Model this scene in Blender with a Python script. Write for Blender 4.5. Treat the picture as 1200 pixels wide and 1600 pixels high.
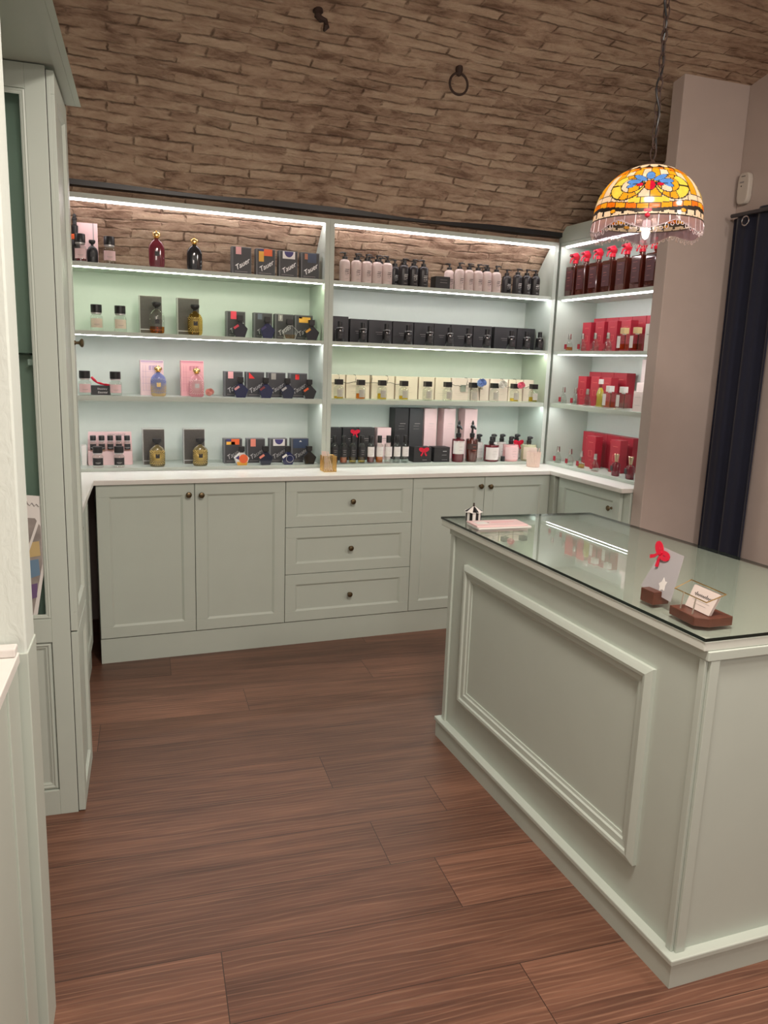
import bpy, bmesh, math, random
from mathutils import Vector, Matrix
random.seed(7)
PI = math.pi
C = bpy.context.scene.collection
SC = bpy.context.scene
for o in list(bpy.data.objects): bpy.data.objects.remove(o)

# ------------------------------------------------------------------ camera
F_PX = 1201.19
YAW, PITCH, ROLL, CAM_H = 0.3790, 0.1925, 0.0352, 1.468
def make_camera():
    cy, sy = math.cos(YAW), math.sin(YAW)
    fwd = Vector((sy*math.cos(PITCH), cy*math.cos(PITCH), -math.sin(PITCH)))
    right = Vector((cy, -sy, 0)); up = right.cross(fwd)
    r = math.cos(ROLL)*right + math.sin(ROLL)*up
    u = -math.sin(ROLL)*right + math.cos(ROLL)*up
    m = Matrix((r, u, -fwd)).transposed().to_4x4()
    m.translation = Vector((0, 0, CAM_H))
    cd = bpy.data.cameras.new('camera'); co = bpy.data.objects.new('camera', cd)
    C.objects.link(co); co.matrix_world = m
    cd.sensor_fit = 'VERTICAL'; cd.sensor_height = 24.0
    cd.lens = F_PX*24.0/1600.0
    cd.clip_start = 0.02
    SC.camera = co
make_camera()
# ------------------------------------------------------------------ light
SC.view_settings.view_transform = 'Standard'
SC.view_settings.look = 'None'
SC.view_settings.gamma = 1.0
SC.view_settings.use_curve_mapping = False
SC.view_settings.exposure = 0.0
w = bpy.data.worlds.new('world'); SC.world = w; w.use_nodes = True
w.node_tree.nodes['Background'].inputs[0].default_value = (1.0, 0.90, 0.82, 1)
w.node_tree.nodes['Background'].inputs[1].default_value = 0.60
def area(name, loc, size, power, col, target=None, sy=None):
    ld = bpy.data.lights.new(name, 'AREA'); ld.energy = power; ld.color = col; ld.size = size
    if sy: ld.shape = 'RECTANGLE'; ld.size_y = sy
    o = bpy.data.objects.new(name, ld); C.objects.link(o); o.location = loc
    if target: o.rotation_euler = (Vector(target)-Vector(loc)).to_track_quat('-Z', 'Y').to_euler()
    return o
WARM = (1.0, 0.88, 0.78)
area('ceiling_light_over_shop', (0.75, 0.9, 2.62), 0.35, 46, WARM, (0.95, 1.2, 0))
area('ceiling_light_behind_camera', (0.3, -0.9, 2.5), 0.8, 18, WARM, (1.0, 2.6, 0.8))
area('ceiling_light_right_side', (2.35, 0.4, 2.6), 0.3, 20, WARM, (2.2, 1.6, 0))
LED_S = 30.0

# ------------------------------------------------------------------ materials
MATS = {}
def nodes(name):
    m = bpy.data.materials.new(name); m.use_nodes = True
    nt = m.node_tree; nt.nodes.clear()
    out = nt.nodes.new('ShaderNodeOutputMaterial')
    return m, nt, out
def mat(name, col, rough=0.5, metal=0.0, spec=0.5, noise=0.0, scale=30, bump=0.0, coat=0.0, sheen=0.0):
    if name in MATS: return MATS[name]
    m, nt, out = nodes(name)
    b = nt.nodes.new('ShaderNodeBsdfPrincipled'); nt.links.new(b.outputs[0], out.inputs[0])
    b.inputs['Base Color'].default_value = (*col, 1); b.inputs['Roughness'].default_value = rough
    b.inputs['Metallic'].default_value = metal; b.inputs['Specular IOR Level'].default_value = spec
    b.inputs['Coat Weight'].default_value = coat
    if sheen: b.inputs['Sheen Weight'].default_value = sheen
    tc = nt.nodes.new('ShaderNodeTexCoord')
    n = nt.nodes.new('ShaderNodeTexNoise'); n.inputs['Scale'].default_value = scale; n.inputs['Detail'].default_value = 4
    nt.links.new(tc.outputs['Object'], n.inputs['Vector'])
    k = max(noise, 0.03)
    mx = nt.nodes.new('ShaderNodeMix'); mx.data_type = 'RGBA'
    mx.inputs[6].default_value = (*[c*(1-k) for c in col], 1); mx.inputs[7].default_value = (*[min(1, c*(1+k)) for c in col], 1)
    nt.links.new(n.outputs['Fac'], mx.inputs[0]); nt.links.new(mx.outputs[2], b.inputs['Base Color'])
    if bump:
        bp = nt.nodes.new('ShaderNodeBump'); bp.inputs['Strength'].default_value = bump; bp.inputs['Distance'].default_value = 0.004
        nt.links.new(n.outputs['Fac'], bp.inputs['Height']); nt.links.new(bp.outputs[0], b.inputs['Normal'])
    MATS[name] = m; return m
def schlick(nt, r0):
    lw_ = nt.nodes.new('ShaderNodeLayerWeight'); lw_.inputs[0].default_value = 0.5
    p = nt.nodes.new('ShaderNodeMath'); p.operation = 'POWER'; p.inputs[1].default_value = 5; nt.links.new(lw_.outputs['Facing'], p.inputs[0])
    a = nt.nodes.new('ShaderNodeMath'); a.operation = 'MULTIPLY_ADD'; a.inputs[1].default_value = 1-r0; a.inputs[2].default_value = r0; nt.links.new(p.outputs[0], a.inputs[0])
    return a
def glass(name, tint, gl=0.06, rough=0.05):
    """thin clear or tinted glass: see-through body with a sharp reflection"""
    if name in MATS: return MATS[name]
    m, nt, out = nodes(name)
    t = nt.nodes.new('ShaderNodeBsdfTransparent'); t.inputs[0].default_value = (*tint, 1)
    g = nt.nodes.new('ShaderNodeBsdfGlossy'); g.inputs['Roughness'].default_value = rough
    a = schlick(nt, gl)
    x = nt.nodes.new('ShaderNodeMixShader')
    nt.links.new(a.outputs[0], x.inputs[0])
    nt.links.new(t.outputs[0], x.inputs[1]); nt.links.new(g.outputs[0], x.inputs[2]); nt.links.new(x.outputs[0], out.inputs[0])
    MATS[name] = m; return m
def emit(name, col, s):
    if name in MATS: return MATS[name]
    m, nt, out = nodes(name)
    e = nt.nodes.new('ShaderNodeEmission'); e.inputs[0].default_value = (*col, 1); e.inputs[1].default_value = s
    nt.links.new(e.outputs[0], out.inputs[0]); MATS[name] = m; return m
def stained(name, col, refl=0.08):
    if name in MATS: return MATS[name]
    m, nt, out = nodes(name)
    tc = nt.nodes.new('ShaderNodeTexCoord'); n = nt.nodes.new('ShaderNodeTexNoise'); n.inputs['Scale'].default_value = 60
    nt.links.new(tc.outputs['Object'], n.inputs['Vector'])
    mx = nt.nodes.new('ShaderNodeMix'); mx.data_type = 'RGBA'
    mx.inputs[6].default_value = (*[c*0.72 for c in col], 1); mx.inputs[7].default_value = (*[min(1, c*1.2) for c in col], 1)
    nt.links.new(n.outputs['Fac'], mx.inputs[0])
    t = nt.nodes.new('ShaderNodeBsdfTranslucent'); d = nt.nodes.new('ShaderNodeBsdfDiffuse'); g = nt.nodes.new('ShaderNodeBsdfGlossy'); g.inputs['Roughness'].default_value = .15
    nt.links.new(mx.outputs[2], t.inputs[0]); nt.links.new(mx.outputs[2], d.inputs[0])
    x = nt.nodes.new('ShaderNodeMixShader'); x.inputs[0].default_value = 0.3
    nt.links.new(t.outputs[0], x.inputs[1]); nt.links.new(d.outputs[0], x.inputs[2])
    y = nt.nodes.new('ShaderNodeMixShader'); y.inputs[0].default_value = refl
    nt.links.new(x.outputs[0], y.inputs[1]); nt.links.new(g.outputs[0], y.inputs[2]); nt.links.new(y.outputs[0], out.inputs[0])
    MATS[name] = m; return m

PAINT = mat('mint_paint', (0.515, 0.577, 0.518), 0.42, noise=0.03, scale=8, bump=0.02)
BACKP = mat('mint_back_panel', (0.60, 0.67, 0.62), 0.5)
TOPM = mat('white_worktop', (0.74, 0.73, 0.69), 0.3)
PINKW = mat('pinkish_plaster', (0.47, 0.39, 0.35), 0.8, noise=0.05, scale=12, bump=0.06)
KNOB = mat('antique_brass', (0.16, 0.12, 0.07), 0.35, metal=1.0)
BLACK = mat('black_plastic', (0.012, 0.012, 0.013), 0.35)
BLACKCARD = mat('black_card', (0.022, 0.021, 0.023), 0.5)
GREYCARD = mat('charcoal_card', (0.045, 0.045, 0.048), 0.5)
GREY2 = mat('charcoal_card_side', (0.14, 0.145, 0.15), 0.5)
TAUPE = mat('dark_taupe_card', (0.085, 0.075, 0.062), 0.55, noise=0.25, scale=120)
WHITE = mat('white_card', (0.75, 0.73, 0.70), 0.5)
PINKC = mat('pale_pink_card', (0.78, 0.56, 0.56), 0.5)
PINKM = mat('pink_card', (0.80, 0.38, 0.42), 0.5)
CREAM = mat('cream_card', (0.78, 0.68, 0.56), 0.55)
REDC = mat('red_card', (0.36, 0.018, 0.035), 0.45)
REDR = mat('red_ribbon', (0.62, 0.01, 0.04), 0.35)
GOLD = mat('gold_metal', (0.85, 0.62, 0.28), 0.25, metal=1.0)
SILVER = mat('silver_mark', (0.62, 0.62, 0.62), 0.35, metal=0.6)
WHITEINK = mat('white_ink', (0.8, 0.8, 0.78), 0.5)
DARKINK = mat('dark_ink', (0.05, 0.045, 0.045), 0.6)
GREYINK = mat('grey_ink', (0.30, 0.28, 0.27), 0.6)
NAVY = mat('navy_glass', (0.010, 0.014, 0.075), 0.15, coat=0.5)
BROWNWOOD = mat('walnut_block', (0.10, 0.032, 0.018), 0.4, noise=0.35, scale=40)
IRON = mat('rusty_iron', (0.035, 0.016, 0.010), 0.7, noise=0.3, scale=60)
ORANGE = mat('orange_patch', (0.80, 0.13, 0.03), 0.5)
YELLOW = mat('yellow_patch', (0.80, 0.42, 0.05), 0.5)
VIOLET = mat('violet_patch', (0.05, 0.04, 0.16), 0.5)
SALMON = mat('salmon_patch', (0.75, 0.24, 0.17), 0.5)
SKYB = mat('blue_rose', (0.25, 0.36, 0.66), 0.6)
CLEAR = glass('clear_glass', (0.93, 0.95, 0.93))
AMBERL = glass('amber_liquid', (0.85, 0.45, 0.05), 0.03)
GOLDL = glass('pale_gold_liquid', (0.90, 0.72, 0.35), 0.03)
YELLOWL = glass('yellow_liquid', (0.88, 0.74, 0.12), 0.03)
WINEG = mat('wine_liquid', (0.12, 0.006, 0.014), 0.1, coat=0.6)
BROWNG = mat('brown_glass', (0.075, 0.013, 0.008), 0.08, coat=0.8)
BURG = mat('burgundy_glass', (0.16, 0.022, 0.035), 0.1, coat=0.7)

def floor_mat():
    m, nt, out = nodes('dark_wood_planks'); N = nt.nodes.new; L = nt.links.new
    b = N('ShaderNodeBsdfPrincipled'); L(b.outputs[0], out.inputs[0])
    tc = N('ShaderNodeTexCoord'); mp = N('ShaderNodeMapping'); mp.inputs['Rotation'].default_value = (0, 0, math.radians(4.5)); L(tc.outputs['Object'], mp.inputs[0])
    br = N('ShaderNodeTexBrick'); br.offset = 0.0
    br.inputs['Color1'].default_value = (0, 0, 0, 1); br.inputs['Color2'].default_value = (1, 1, 1, 1); br.inputs['Mortar'].default_value = (0.5, 0.5, 0.5, 1)
    br.inputs['Scale'].default_value = 1; br.inputs['Mortar Size'].default_value = 0.0012; br.inputs['Brick Width'].default_value = 1.9; br.inputs['Row Height'].default_value = 0.2235; br.inputs['Bias'].default_value = 0.0
    mp.inputs['Location'].default_value = (0, -0.1515, 0)
    sx = N('ShaderNodeSeparateXYZ'); L(mp.outputs[0], sx.inputs[0])
    dv = N('ShaderNodeMath'); dv.operation = 'DIVIDE'; dv.inputs[1].default_value = 0.2235; L(sx.outputs[1], dv.inputs[0])
    flr = N('ShaderNodeMath'); flr.operation = 'FLOOR'; L(dv.outputs[0], flr.inputs[0])
    wn = N('ShaderNodeTexWhiteNoise'); wn.noise_dimensions = '1D'; L(flr.outputs[0], wn.inputs['W'])
    ma = N('ShaderNodeMath'); ma.operation = 'MULTIPLY_ADD'; ma.inputs[1].default_value = 1.9; L(wn.outputs['Value'], ma.inputs[0]); L(sx.outputs[0], ma.inputs[2])
    cx_ = N('ShaderNodeCombineXYZ'); L(ma.outputs[0], cx_.inputs[0]); L(sx.outputs[1], cx_.inputs[1])
    L(cx_.outputs[0], br.inputs['Vector'])
    sep = N('ShaderNodeSeparateColor'); L(br.outputs['Color'], sep.inputs[0])
    # per plank offset for the grain
    cmb = N('ShaderNodeCombineXYZ'); ml = N('ShaderNodeMath'); ml.operation = 'MULTIPLY'; ml.inputs[1].default_value = 37; L(sep.outputs[0], ml.inputs[0]); L(ml.outputs[0], cmb.inputs[0]); L(ml.outputs[0], cmb.inputs[2])
    ad = N('ShaderNodeVectorMath'); L(mp.outputs[0], ad.inputs[0]); L(cmb.outputs[0], ad.inputs[1])
    st = N('ShaderNodeMapping'); st.inputs['Scale'].default_value = (0.9, 13, 1); L(ad.outputs[0], st.inputs[0])
    n1 = N('ShaderNodeTexNoise'); n1.inputs['Scale'].default_value = 1.6; n1.inputs['Detail'].default_value = 6; n1.inputs['Roughness'].default_value = 0.6; n1.inputs['Distortion'].default_value = 0.8; L(st.outputs[0], n1.inputs['Vector'])
    st2 = N('ShaderNodeMapping'); st2.inputs['Scale'].default_value = (4, 150, 1); L(ad.outputs[0], st2.inputs[0])
    n2 = N('ShaderNodeTexNoise'); n2.inputs['Scale'].default_value = 1.5; n2.inputs['Detail'].default_value = 3; L(st2.outputs[0], n2.inputs['Vector'])
    st3 = N('ShaderNodeMapping'); st3.inputs['Scale'].default_value = (0.9, 5.5, 1); L(ad.outputs[0], st3.inputs[0])
    wv = N('ShaderNodeTexWave'); wv.wave_type = 'BANDS'; wv.bands_direction = 'Y'; wv.inputs['Scale'].default_value = 3.4; wv.inputs['Distortion'].default_value = 9; wv.inputs['Detail'].default_value = 2.5; wv.inputs['Detail Scale'].default_value = 0.7; L(st3.outputs[0], wv.inputs['Vector'])
    cr = N('ShaderNodeValToRGB'); e = cr.color_ramp.elements
    e[0].position = 0.30; e[0].color = (0.085, 0.036, 0.023, 1); e[1].position = 0.72; e[1].color = (0.215, 0.100, 0.062, 1)
    k = e.new(0.5); k.color = (0.145, 0.064, 0.040, 1)
    L(n1.outputs['Fac'], cr.inputs[0])
    mr = N('ShaderNodeMapRange'); mr.inputs[1].default_value = 0.80; mr.inputs[2].default_value = 1.0; mr.inputs[3].default_value = 0; mr.inputs[4].default_value = 0.55; L(wv.outputs['Fac'], mr.inputs[0])
    m1 = N('ShaderNodeMath'); m1.operation = 'MULTIPLY'; L(mr.outputs[0], m1.inputs[0]); L(n2.outputs['Fac'], m1.inputs[1])
    mx = N('ShaderNodeMix'); mx.data_type = 'RGBA'; mx.inputs[7].default_value = (0.34, 0.20, 0.13, 1); L(m1.outputs[0], mx.inputs[0]); L(cr.outputs[0], mx.inputs[6])
    # plank tone
    tn = N('ShaderNodeMapRange'); tn.inputs[3].default_value = 0.82; tn.inputs[4].default_value = 1.25; L(sep.outputs[0], tn.inputs[0])
    gr = N('ShaderNodeMapRange'); gr.inputs[1].default_value = 0.35; gr.inputs[2].default_value = 0.65; gr.inputs[3].default_value = 0.90; gr.inputs[4].default_value = 1.12; L(n2.outputs['Fac'], gr.inputs[0])
    mm = N('ShaderNodeMath'); mm.operation = 'MULTIPLY'; L(tn.outputs[0], mm.inputs[0]); L(gr.outputs[0], mm.inputs[1])
    sc = N('ShaderNodeVectorMath'); sc.operation = 'SCALE'; L(mx.outputs[2], sc.inputs[0]); L(mm.outputs[0], sc.inputs['Scale'])
    mo = N('ShaderNodeMix'); mo.data_type = 'RGBA'; mo.inputs[7].default_value = (0.035, 0.015, 0.010, 1); L(sc.outputs[0], mo.inputs[6]); L(br.outputs['Fac'], mo.inputs[0])
    L(mo.outputs[2], b.inputs['Base Color'])
    b.inputs['Roughness'].default_value = 0.42
    bp = N('ShaderNodeBump'); bp.inputs['Strength'].default_value = 0.25; bp.inputs['Distance'].default_value = 0.002
    sb = N('ShaderNodeMath'); sb.operation = 'SUBTRACT'; L(n2.outputs['Fac'], sb.inputs[0]); L(br.outputs['Fac'], sb.inputs[1]); L(sb.outputs[0], bp.inputs['Height']); L(bp.outputs[0], b.inputs['Normal'])
    return m
def brick_mat():
    m, nt, out = nodes('old_vault_brick'); N = nt.nodes.new; L = nt.links.new
    b = N('ShaderNodeBsdfPrincipled'); L(b.outputs[0], out.inputs[0]); b.inputs['Roughness'].default_value = 0.9; b.inputs['Specular IOR Level'].default_value = 0.15
    uv = N('ShaderNodeUVMap'); uv.uv_map = 'UVMap'
    def noise(scale, detail=4, rough=.5, vec=None, dist=0):
        n = N('ShaderNodeTexNoise'); n.inputs['Scale'].default_value = scale; n.inputs['Detail'].default_value = detail; n.inputs['Roughness'].default_value = rough; n.inputs['Distortion'].default_value = dist; L(vec or uv.outputs[0], n.inputs['Vector']); return n
    def mth(op, a, b_=None, c=None):
        k = N('ShaderNodeMath'); k.operation = op
        for i, v in enumerate((a, b_, c)):
            if v is None: continue
            if isinstance(v, (int, float)): k.inputs[i].default_value = v
            else: L(v, k.inputs[i])
        return k.outputs[0]
    def rng(v, a, b_, c, d):
        k = N('ShaderNodeMapRange'); L(v, k.inputs[0])
        for i, q in enumerate((a, b_, c, d)): k.inputs[i+1].default_value = q
        return k.outputs[0]
    def warp(amp_x, amp_y, n):
        s1 = N('ShaderNodeVectorMath'); s1.operation = 'SUBTRACT'; s1.inputs[1].default_value = (0.5, 0.5, 0.5); L(n.outputs['Color'], s1.inputs[0])
        s2 = N('ShaderNodeVectorMath'); s2.operation = 'MULTIPLY'; s2.inputs[1].default_value = (amp_x, amp_y, 0); L(s1.outputs[0], s2.inputs[0]); return s2.outputs[0]
    a1 = N('ShaderNodeVectorMath'); L(uv.outputs[0], a1.inputs[0]); L(warp(.06, .030, noise(3, 2)), a1.inputs[1])
    a2 = N('ShaderNodeVectorMath'); L(a1.outputs[0], a2.inputs[0]); L(warp(.03, .020, noise(22, 5, .65)), a2.inputs[1])
    def brick(vec, w_, h, ms, sm):
        br = N('ShaderNodeTexBrick'); br.offset = 0.43; L(vec, br.inputs['Vector'])
        br.inputs['Scale'].default_value = 1; br.inputs['Brick Width'].default_value = w_; br.inputs['Row Height'].default_value = h; br.inputs['Mortar Size'].default_value = ms; br.inputs['Mortar Smooth'].default_value = sm
        br.inputs['Color1'].default_value = (0, 0, 0, 1); br.inputs['Color2'].default_value = (1, 1, 1, 1); br.inputs['Mortar'].default_value = (0.5, 0.5, 0.5, 1); return br
    br = brick(a2.outputs[0], .26, .049, .0075, 1.0)
    sep = N('ShaderNodeSeparateColor'); L(br.outputs['Color'], sep.inputs[0])
    st = N('ShaderNodeMapping'); st.inputs['Scale'].default_value = (1, 2.6, 1); L(uv.outputs[0], st.inputs[0])
    big = noise(2.2, 4, .6).outputs['Fac']; mid = noise(9, 8, .68, st.outputs[0], .4).outputs['Fac']; fine = noise(60, 6, .7, st.outputs[0]).outputs['Fac']
    er = rng(noise(5.5, 5, .6, st.outputs[0]).outputs['Fac'], .42, .60, 0, 1)      # where joints are washed out
    joint = mth('MULTIPLY', br.outputs['Fac'], er)
    tone = mth('ADD', mth('MULTIPLY_ADD', sep.outputs[0], .16, mth('MULTIPLY', mid, .62)), mth('MULTIPLY', big, .22))
    cr = N('ShaderNodeValToRGB'); e = cr.color_ramp.elements
    e[0].position = 0.36; e[0].color = (0.20, 0.122, 0.082, 1); e[1].position = 0.66; e[1].color = (0.60, 0.455, 0.335, 1)
    k = e.new(0.47); k.color = (0.41, 0.28, 0.20, 1); k = e.new(0.56); k.color = (0.51, 0.37, 0.265, 1)
    L(tone, cr.inputs[0])
    mx = N('ShaderNodeMix'); mx.data_type = 'RGBA'; mx.inputs[7].default_value = (0.115, 0.065, 0.042, 1); L(cr.outputs[0], mx.inputs[6]); L(mth('MULTIPLY', joint, .68), mx.inputs[0])
    pale = rng(noise(7, 9, .72, st.outputs[0]).outputs['Fac'], .61, .70, 0, .55)
    mx2 = N('ShaderNodeMix'); mx2.data_type = 'RGBA'; mx2.inputs[7].default_value = (0.60, 0.49, 0.39, 1); L(mx.outputs[2], mx2.inputs[6]); L(pale, mx2.inputs[0])
    L(mx2.outputs[2], b.inputs['Base Color'])
    h = mth('ADD', mth('MULTIPLY', joint, -1.0), mth('ADD', mth('MULTIPLY', mid, 1.1), mth('MULTIPLY', fine, .30)))
    h = mth('MULTIPLY_ADD', sep.outputs[0], .25, h)
    bp = N('ShaderNodeBump'); bp.inputs['Strength'].default_value = 0.9; bp.inputs['Distance'].default_value = 0.016; L(h, bp.inputs['Height']); L(bp.outputs[0], b.inputs['Normal'])
    return m
def stucco_mat():
    m, nt, out = nodes('white_stucco'); N = nt.nodes.new; L = nt.links.new
    b = N('ShaderNodeBsdfPrincipled'); L(b.outputs[0], out.inputs[0]); b.inputs['Roughness'].default_value = 0.7; b.inputs['Base Color'].default_value = (0.67, 0.74, 0.69, 1)
    tc = N('ShaderNodeTexCoord'); mp = N('ShaderNodeMapping'); mp.inputs['Scale'].default_value = (1, 1, 0.5); L(tc.outputs['Object'], mp.inputs[0])
    n = N('ShaderNodeTexNoise'); n.inputs['Scale'].default_value = 55; n.inputs['Detail'].default_value = 5; n.inputs['Distortion'].default_value = 1.2; L(mp.outputs[0], n.inputs['Vector'])
    bp = N('ShaderNodeBump'); bp.inputs['Strength'].default_value = 0.5; bp.inputs['Distance'].default_value = 0.003; L(n.outputs['Fac'], bp.inputs['Height']); L(bp.outputs[0], b.inputs['Normal'])
    return m
def sheet_glass():
    m, nt, out = nodes('greenish_table_glass'); N = nt.nodes.new; L = nt.links.new
    t = N('ShaderNodeBsdfTransparent'); t.inputs[0].default_value = (0.90, 0.925, 0.905, 1)
    g = N('ShaderNodeBsdfGlossy'); g.inputs['Roughness'].default_value = 0.0
    f = schlick(nt, 0.10)
    x = N('ShaderNodeMixShader'); L(f.outputs[0], x.inputs[0]); L(t.outputs[0], x.inputs[1]); L(g.outputs[0], x.inputs[2]); L(x.outputs[0], out.inputs[0])
    return m
FLOORM = floor_mat(); BRICK = brick_mat(); STUCCO = stucco_mat(); SHEET = sheet_glass()
GLEDGE = mat('dark_glass_edge', (0.008, 0.014, 0.011), 0.15)
STUDS = mat('dark_blue_velvet', (0.004, 0.006, 0.022), 0.85, sheen=0.15, noise=0.2)

# ------------------------------------------------------------------ mesh helpers
class MB:
    def __init__(s): s.v = []; s.f = []; s.mi = []; s.mats = []
    def m(s, mt):
        if mt not in s.mats: s.mats.append(mt)
        return s.mats.index(mt)
    def add(s, vs, fs, mt):
        o = len(s.v); s.v += [tuple(p) for p in vs]; k = s.m(mt)
        for f in fs: s.f.append(tuple(i+o for i in f)); s.mi.append(k)
        return s
    def box(s, x0, x1, y0, y1, z0, z1, mt):
        vs = [(x0,y0,z0),(x1,y0,z0),(x1,y1,z0),(x0,y1,z0),(x0,y0,z1),(x1,y0,z1),(x1,y1,z1),(x0,y1,z1)]
        return s.add(vs, [(0,3,2,1),(4,5,6,7),(0,1,5,4),(1,2,6,5),(2,3,7,6),(3,0,4,7)], mt)
    def prism(s, poly, z0, z1, mt, ax='z'):
        n = len(poly)
        def P(a, b, c): return {'z': (a, b, c), 'y': (a, c, b), 'x': (c, a, b)}[ax]
        vs = [P(a, b, z0) for a, b in poly] + [P(a, b, z1) for a, b in poly]
        fs = [tuple(range(n)), tuple(range(2*n-1, n-1, -1))] + [(i, i+n, (i+1) % n + n, (i+1) % n) for i in range(n)]
        return s.add(vs, fs, mt)
    def lathe(s, prof, mt, n=20, cx=0, cy=0, sx=1, sy=1, cap=True):
        vs = []; fs = []
        for r, z in prof:
            for i in range(n):
                a = 2*PI*i/n; vs.append((cx+r*sx*math.cos(a), cy+r*sy*math.sin(a), z))
        for j in range(len(prof)-1):
            for i in range(n):
                k = (i+1) % n; fs.append((j*n+i, j*n+k, (j+1)*n+k, (j+1)*n+i))
        if cap: fs.append(tuple(range(n-1, -1, -1))); fs.append(tuple(range((len(prof)-1)*n, len(prof)*n)))
        return s.add(vs, fs, mt)
    def tube(s, pts, r, mt, n=8, closed=False):
        P = [Vector(p) for p in pts]; vs = []; fs = []; M = len(P)
        up = Vector((0.13, 0.31, 0.94))
        for i, p in enumerate(P):
            a = P[(i-1) % M] if (closed or i > 0) else P[i]; b = P[(i+1) % M] if (closed or i < M-1) else P[i]
            t = (b-a).normalized(); u = t.cross(up)
            if u.length < 1e-3: u = t.cross(Vector((1, 0, 0)))
            u.normalize(); w_ = t.cross(u)
            rr = r[i] if isinstance(r, (list, tuple)) else r
            for k in range(n):
                an = 2*PI*k/n; vs.append(tuple(p + u*rr*math.cos(an) + w_*rr*math.sin(an)))
        for i in range(M if closed else M-1):
            j = (i+1) % M
            for k in range(n):
                l = (k+1) % n; fs.append((i*n+k, j*n+k, j*n+l, i*n+l))
        if not closed: fs.append(tuple(range(n))); fs.append(tuple(range(M*n-1, (M-1)*n-1, -1)))
        return s.add(vs, fs, mt)
    def mesh(s, name, smooth=False):
        me = bpy.data.meshes.new(name); me.from_pydata(s.v, [], s.f)
        for mt in s.mats: me.materials.append(mt)
        me.polygons.foreach_set('material_index', s.mi)
        bm = bmesh.new(); bm.from_mesh(me); bmesh.ops.recalc_face_normals(bm, faces=bm.faces); bm.to_mesh(me); bm.free()
        if smooth:
            me.polygons.foreach_set('use_smooth', [True]*len(me.polygons))
            try: me.set_sharp_from_angle(angle=math.radians(38))
            except Exception: pass
        me.update(); return me
    def obj(s, name, parent=None, smooth=False, bevel=0):
        o = bpy.data.objects.new(name, s.mesh(name, smooth)); C.objects.link(o)
        if parent: o.parent = parent
        if bevel:
            md = o.modifiers.new('bevel', 'BEVEL'); md.width = bevel; md.segments = 2; md.limit_method = 'ANGLE'
        return o
def tag(o, label=None, cat=None, group=None, kind=None):
    if label: o['label'] = label
    if cat: o['category'] = cat
    if group: o['group'] = group
    if kind: o['kind'] = kind
    return o
def root(name, loc=(0, 0, 0), rz=0, label=None, cat=None, group=None):
    o = bpy.data.objects.new(name, None); C.objects.link(o); o.location = loc; o.rotation_euler = (0, 0, rz)
    o.empty_display_size = 0.05
    return tag(o, label, cat, group)
def dup(r0, loc, rz, label, cat=None, group=None):
    r = r0.copy(); C.objects.link(r); r.location = loc; r.rotation_euler = (0, 0, rz); tag(r, label, cat, group)
    for ch in list(r0.children):
        c = ch.copy(); C.objects.link(c); c.parent = r
        for g in list(ch.children):
            d = g.copy(); C.objects.link(d); d.parent = c
    return r
TEXTC = {}
def text_mesh(s, size, mt, shear=0.0, extrude=0.0002):
    key = (s, size, mt.name, shear)
    if key in TEXTC: return TEXTC[key]
    cu = bpy.data.curves.new('lettering', 'FONT'); cu.body = s; cu.size = size; cu.extrude = extrude; cu.shear = shear
    cu.align_x = 'CENTER'; cu.align_y = 'CENTER'
    o = bpy.data.objects.new('tmp_text', cu); C.objects.link(o)
    bpy.context.view_layer.update()
    me = bpy.data.meshes.new_from_object(o.evaluated_get(bpy.context.evaluated_depsgraph_get()))
    me.name = 'lettering'; me.materials.clear(); me.materials.append(mt)
    bpy.data.objects.remove(o); TEXTC[key] = me
    return me
def text(s, size, mt, parent, loc, tilt=0.0, shear=0.0, name='lettering', facing='front'):
    """text standing upright; front = readable from -Y of the parent"""
    o = bpy.data.objects.new(name, text_mesh(s, size, mt, shear)); C.objects.link(o); o.parent = parent; o.location = loc
    if facing == 'front': o.rotation_euler = (PI/2, -tilt, 0)
    elif facing == 'top': o.rotation_euler = (0, 0, tilt)
    elif facing == 'plusx': o.rotation_euler = (PI/2, 0, PI/2)
    return o

# ------------------------------------------------------------------ setting
YB, YS, YK = 3.71, 3.97, 4.25
VC = (2.489, 0.697, 2.125)       # vault arc: centre y, z and radius
def vault_pt(t):
    """t = arc length from the springing up and over"""
    a0 = math.radians(27.0); a1 = math.radians(84.0); L1 = (a1-a0)*VC[2]
    if t < 0: 
        p = vault_pt(0); return (p[0]+0.02*0, p[1]+t)
    if t <= L1:
        a = a0+t/VC[2]; return (VC[0]+VC[2]*math.cos(a), VC[1]+VC[2]*math.sin(a))
    p = (VC[0]+VC[2]*math.cos(a1), VC[1]+VC[2]*math.sin(a1)); s = t-L1
    return (p[0]-s, p[1]+0.05*math.sin(min(1, s/1.5)*PI/2))
def vault():
    X0, X1, nx, T, nt_ = -1.7, 4.3, 120, 7.0, 150
    vs = []; uvs = []; fs = []
    for j in range(nt_+1):
        t = -0.35+T*j/nt_; y, z = vault_pt(t)
        for i in range(nx+1):
            x = X0+(X1-X0)*i/nx
            dz = 0.010*math.sin(x*5.1+t*3)*math.sin(t*9+x)
            vs.append((x, y, z+dz if t > 0.35 else z)); uvs.append((x, t+0.4))
    for j in range(nt_):
        for i in range(nx):
            a = j*(nx+1)+i; fs.append((a, a+1, a+nx+2, a+nx+1))
    me = bpy.data.meshes.new('ceiling'); me.from_pydata(vs, [], fs); me.materials.append(BRICK)
    ul = me.uv_layers.new(name='UVMap')
    for lp in me.loops: ul.data[lp.index].uv = uvs[lp.vertex_index]
    me.polygons.foreach_set('use_smooth', [True]*len(me.polygons))
    o = bpy.data.objects.new('ceiling', me); C.objects.link(o); tag(o, 'barrel vault of old brown brick over the shop', None, None, 'structure')
vault()
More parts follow.
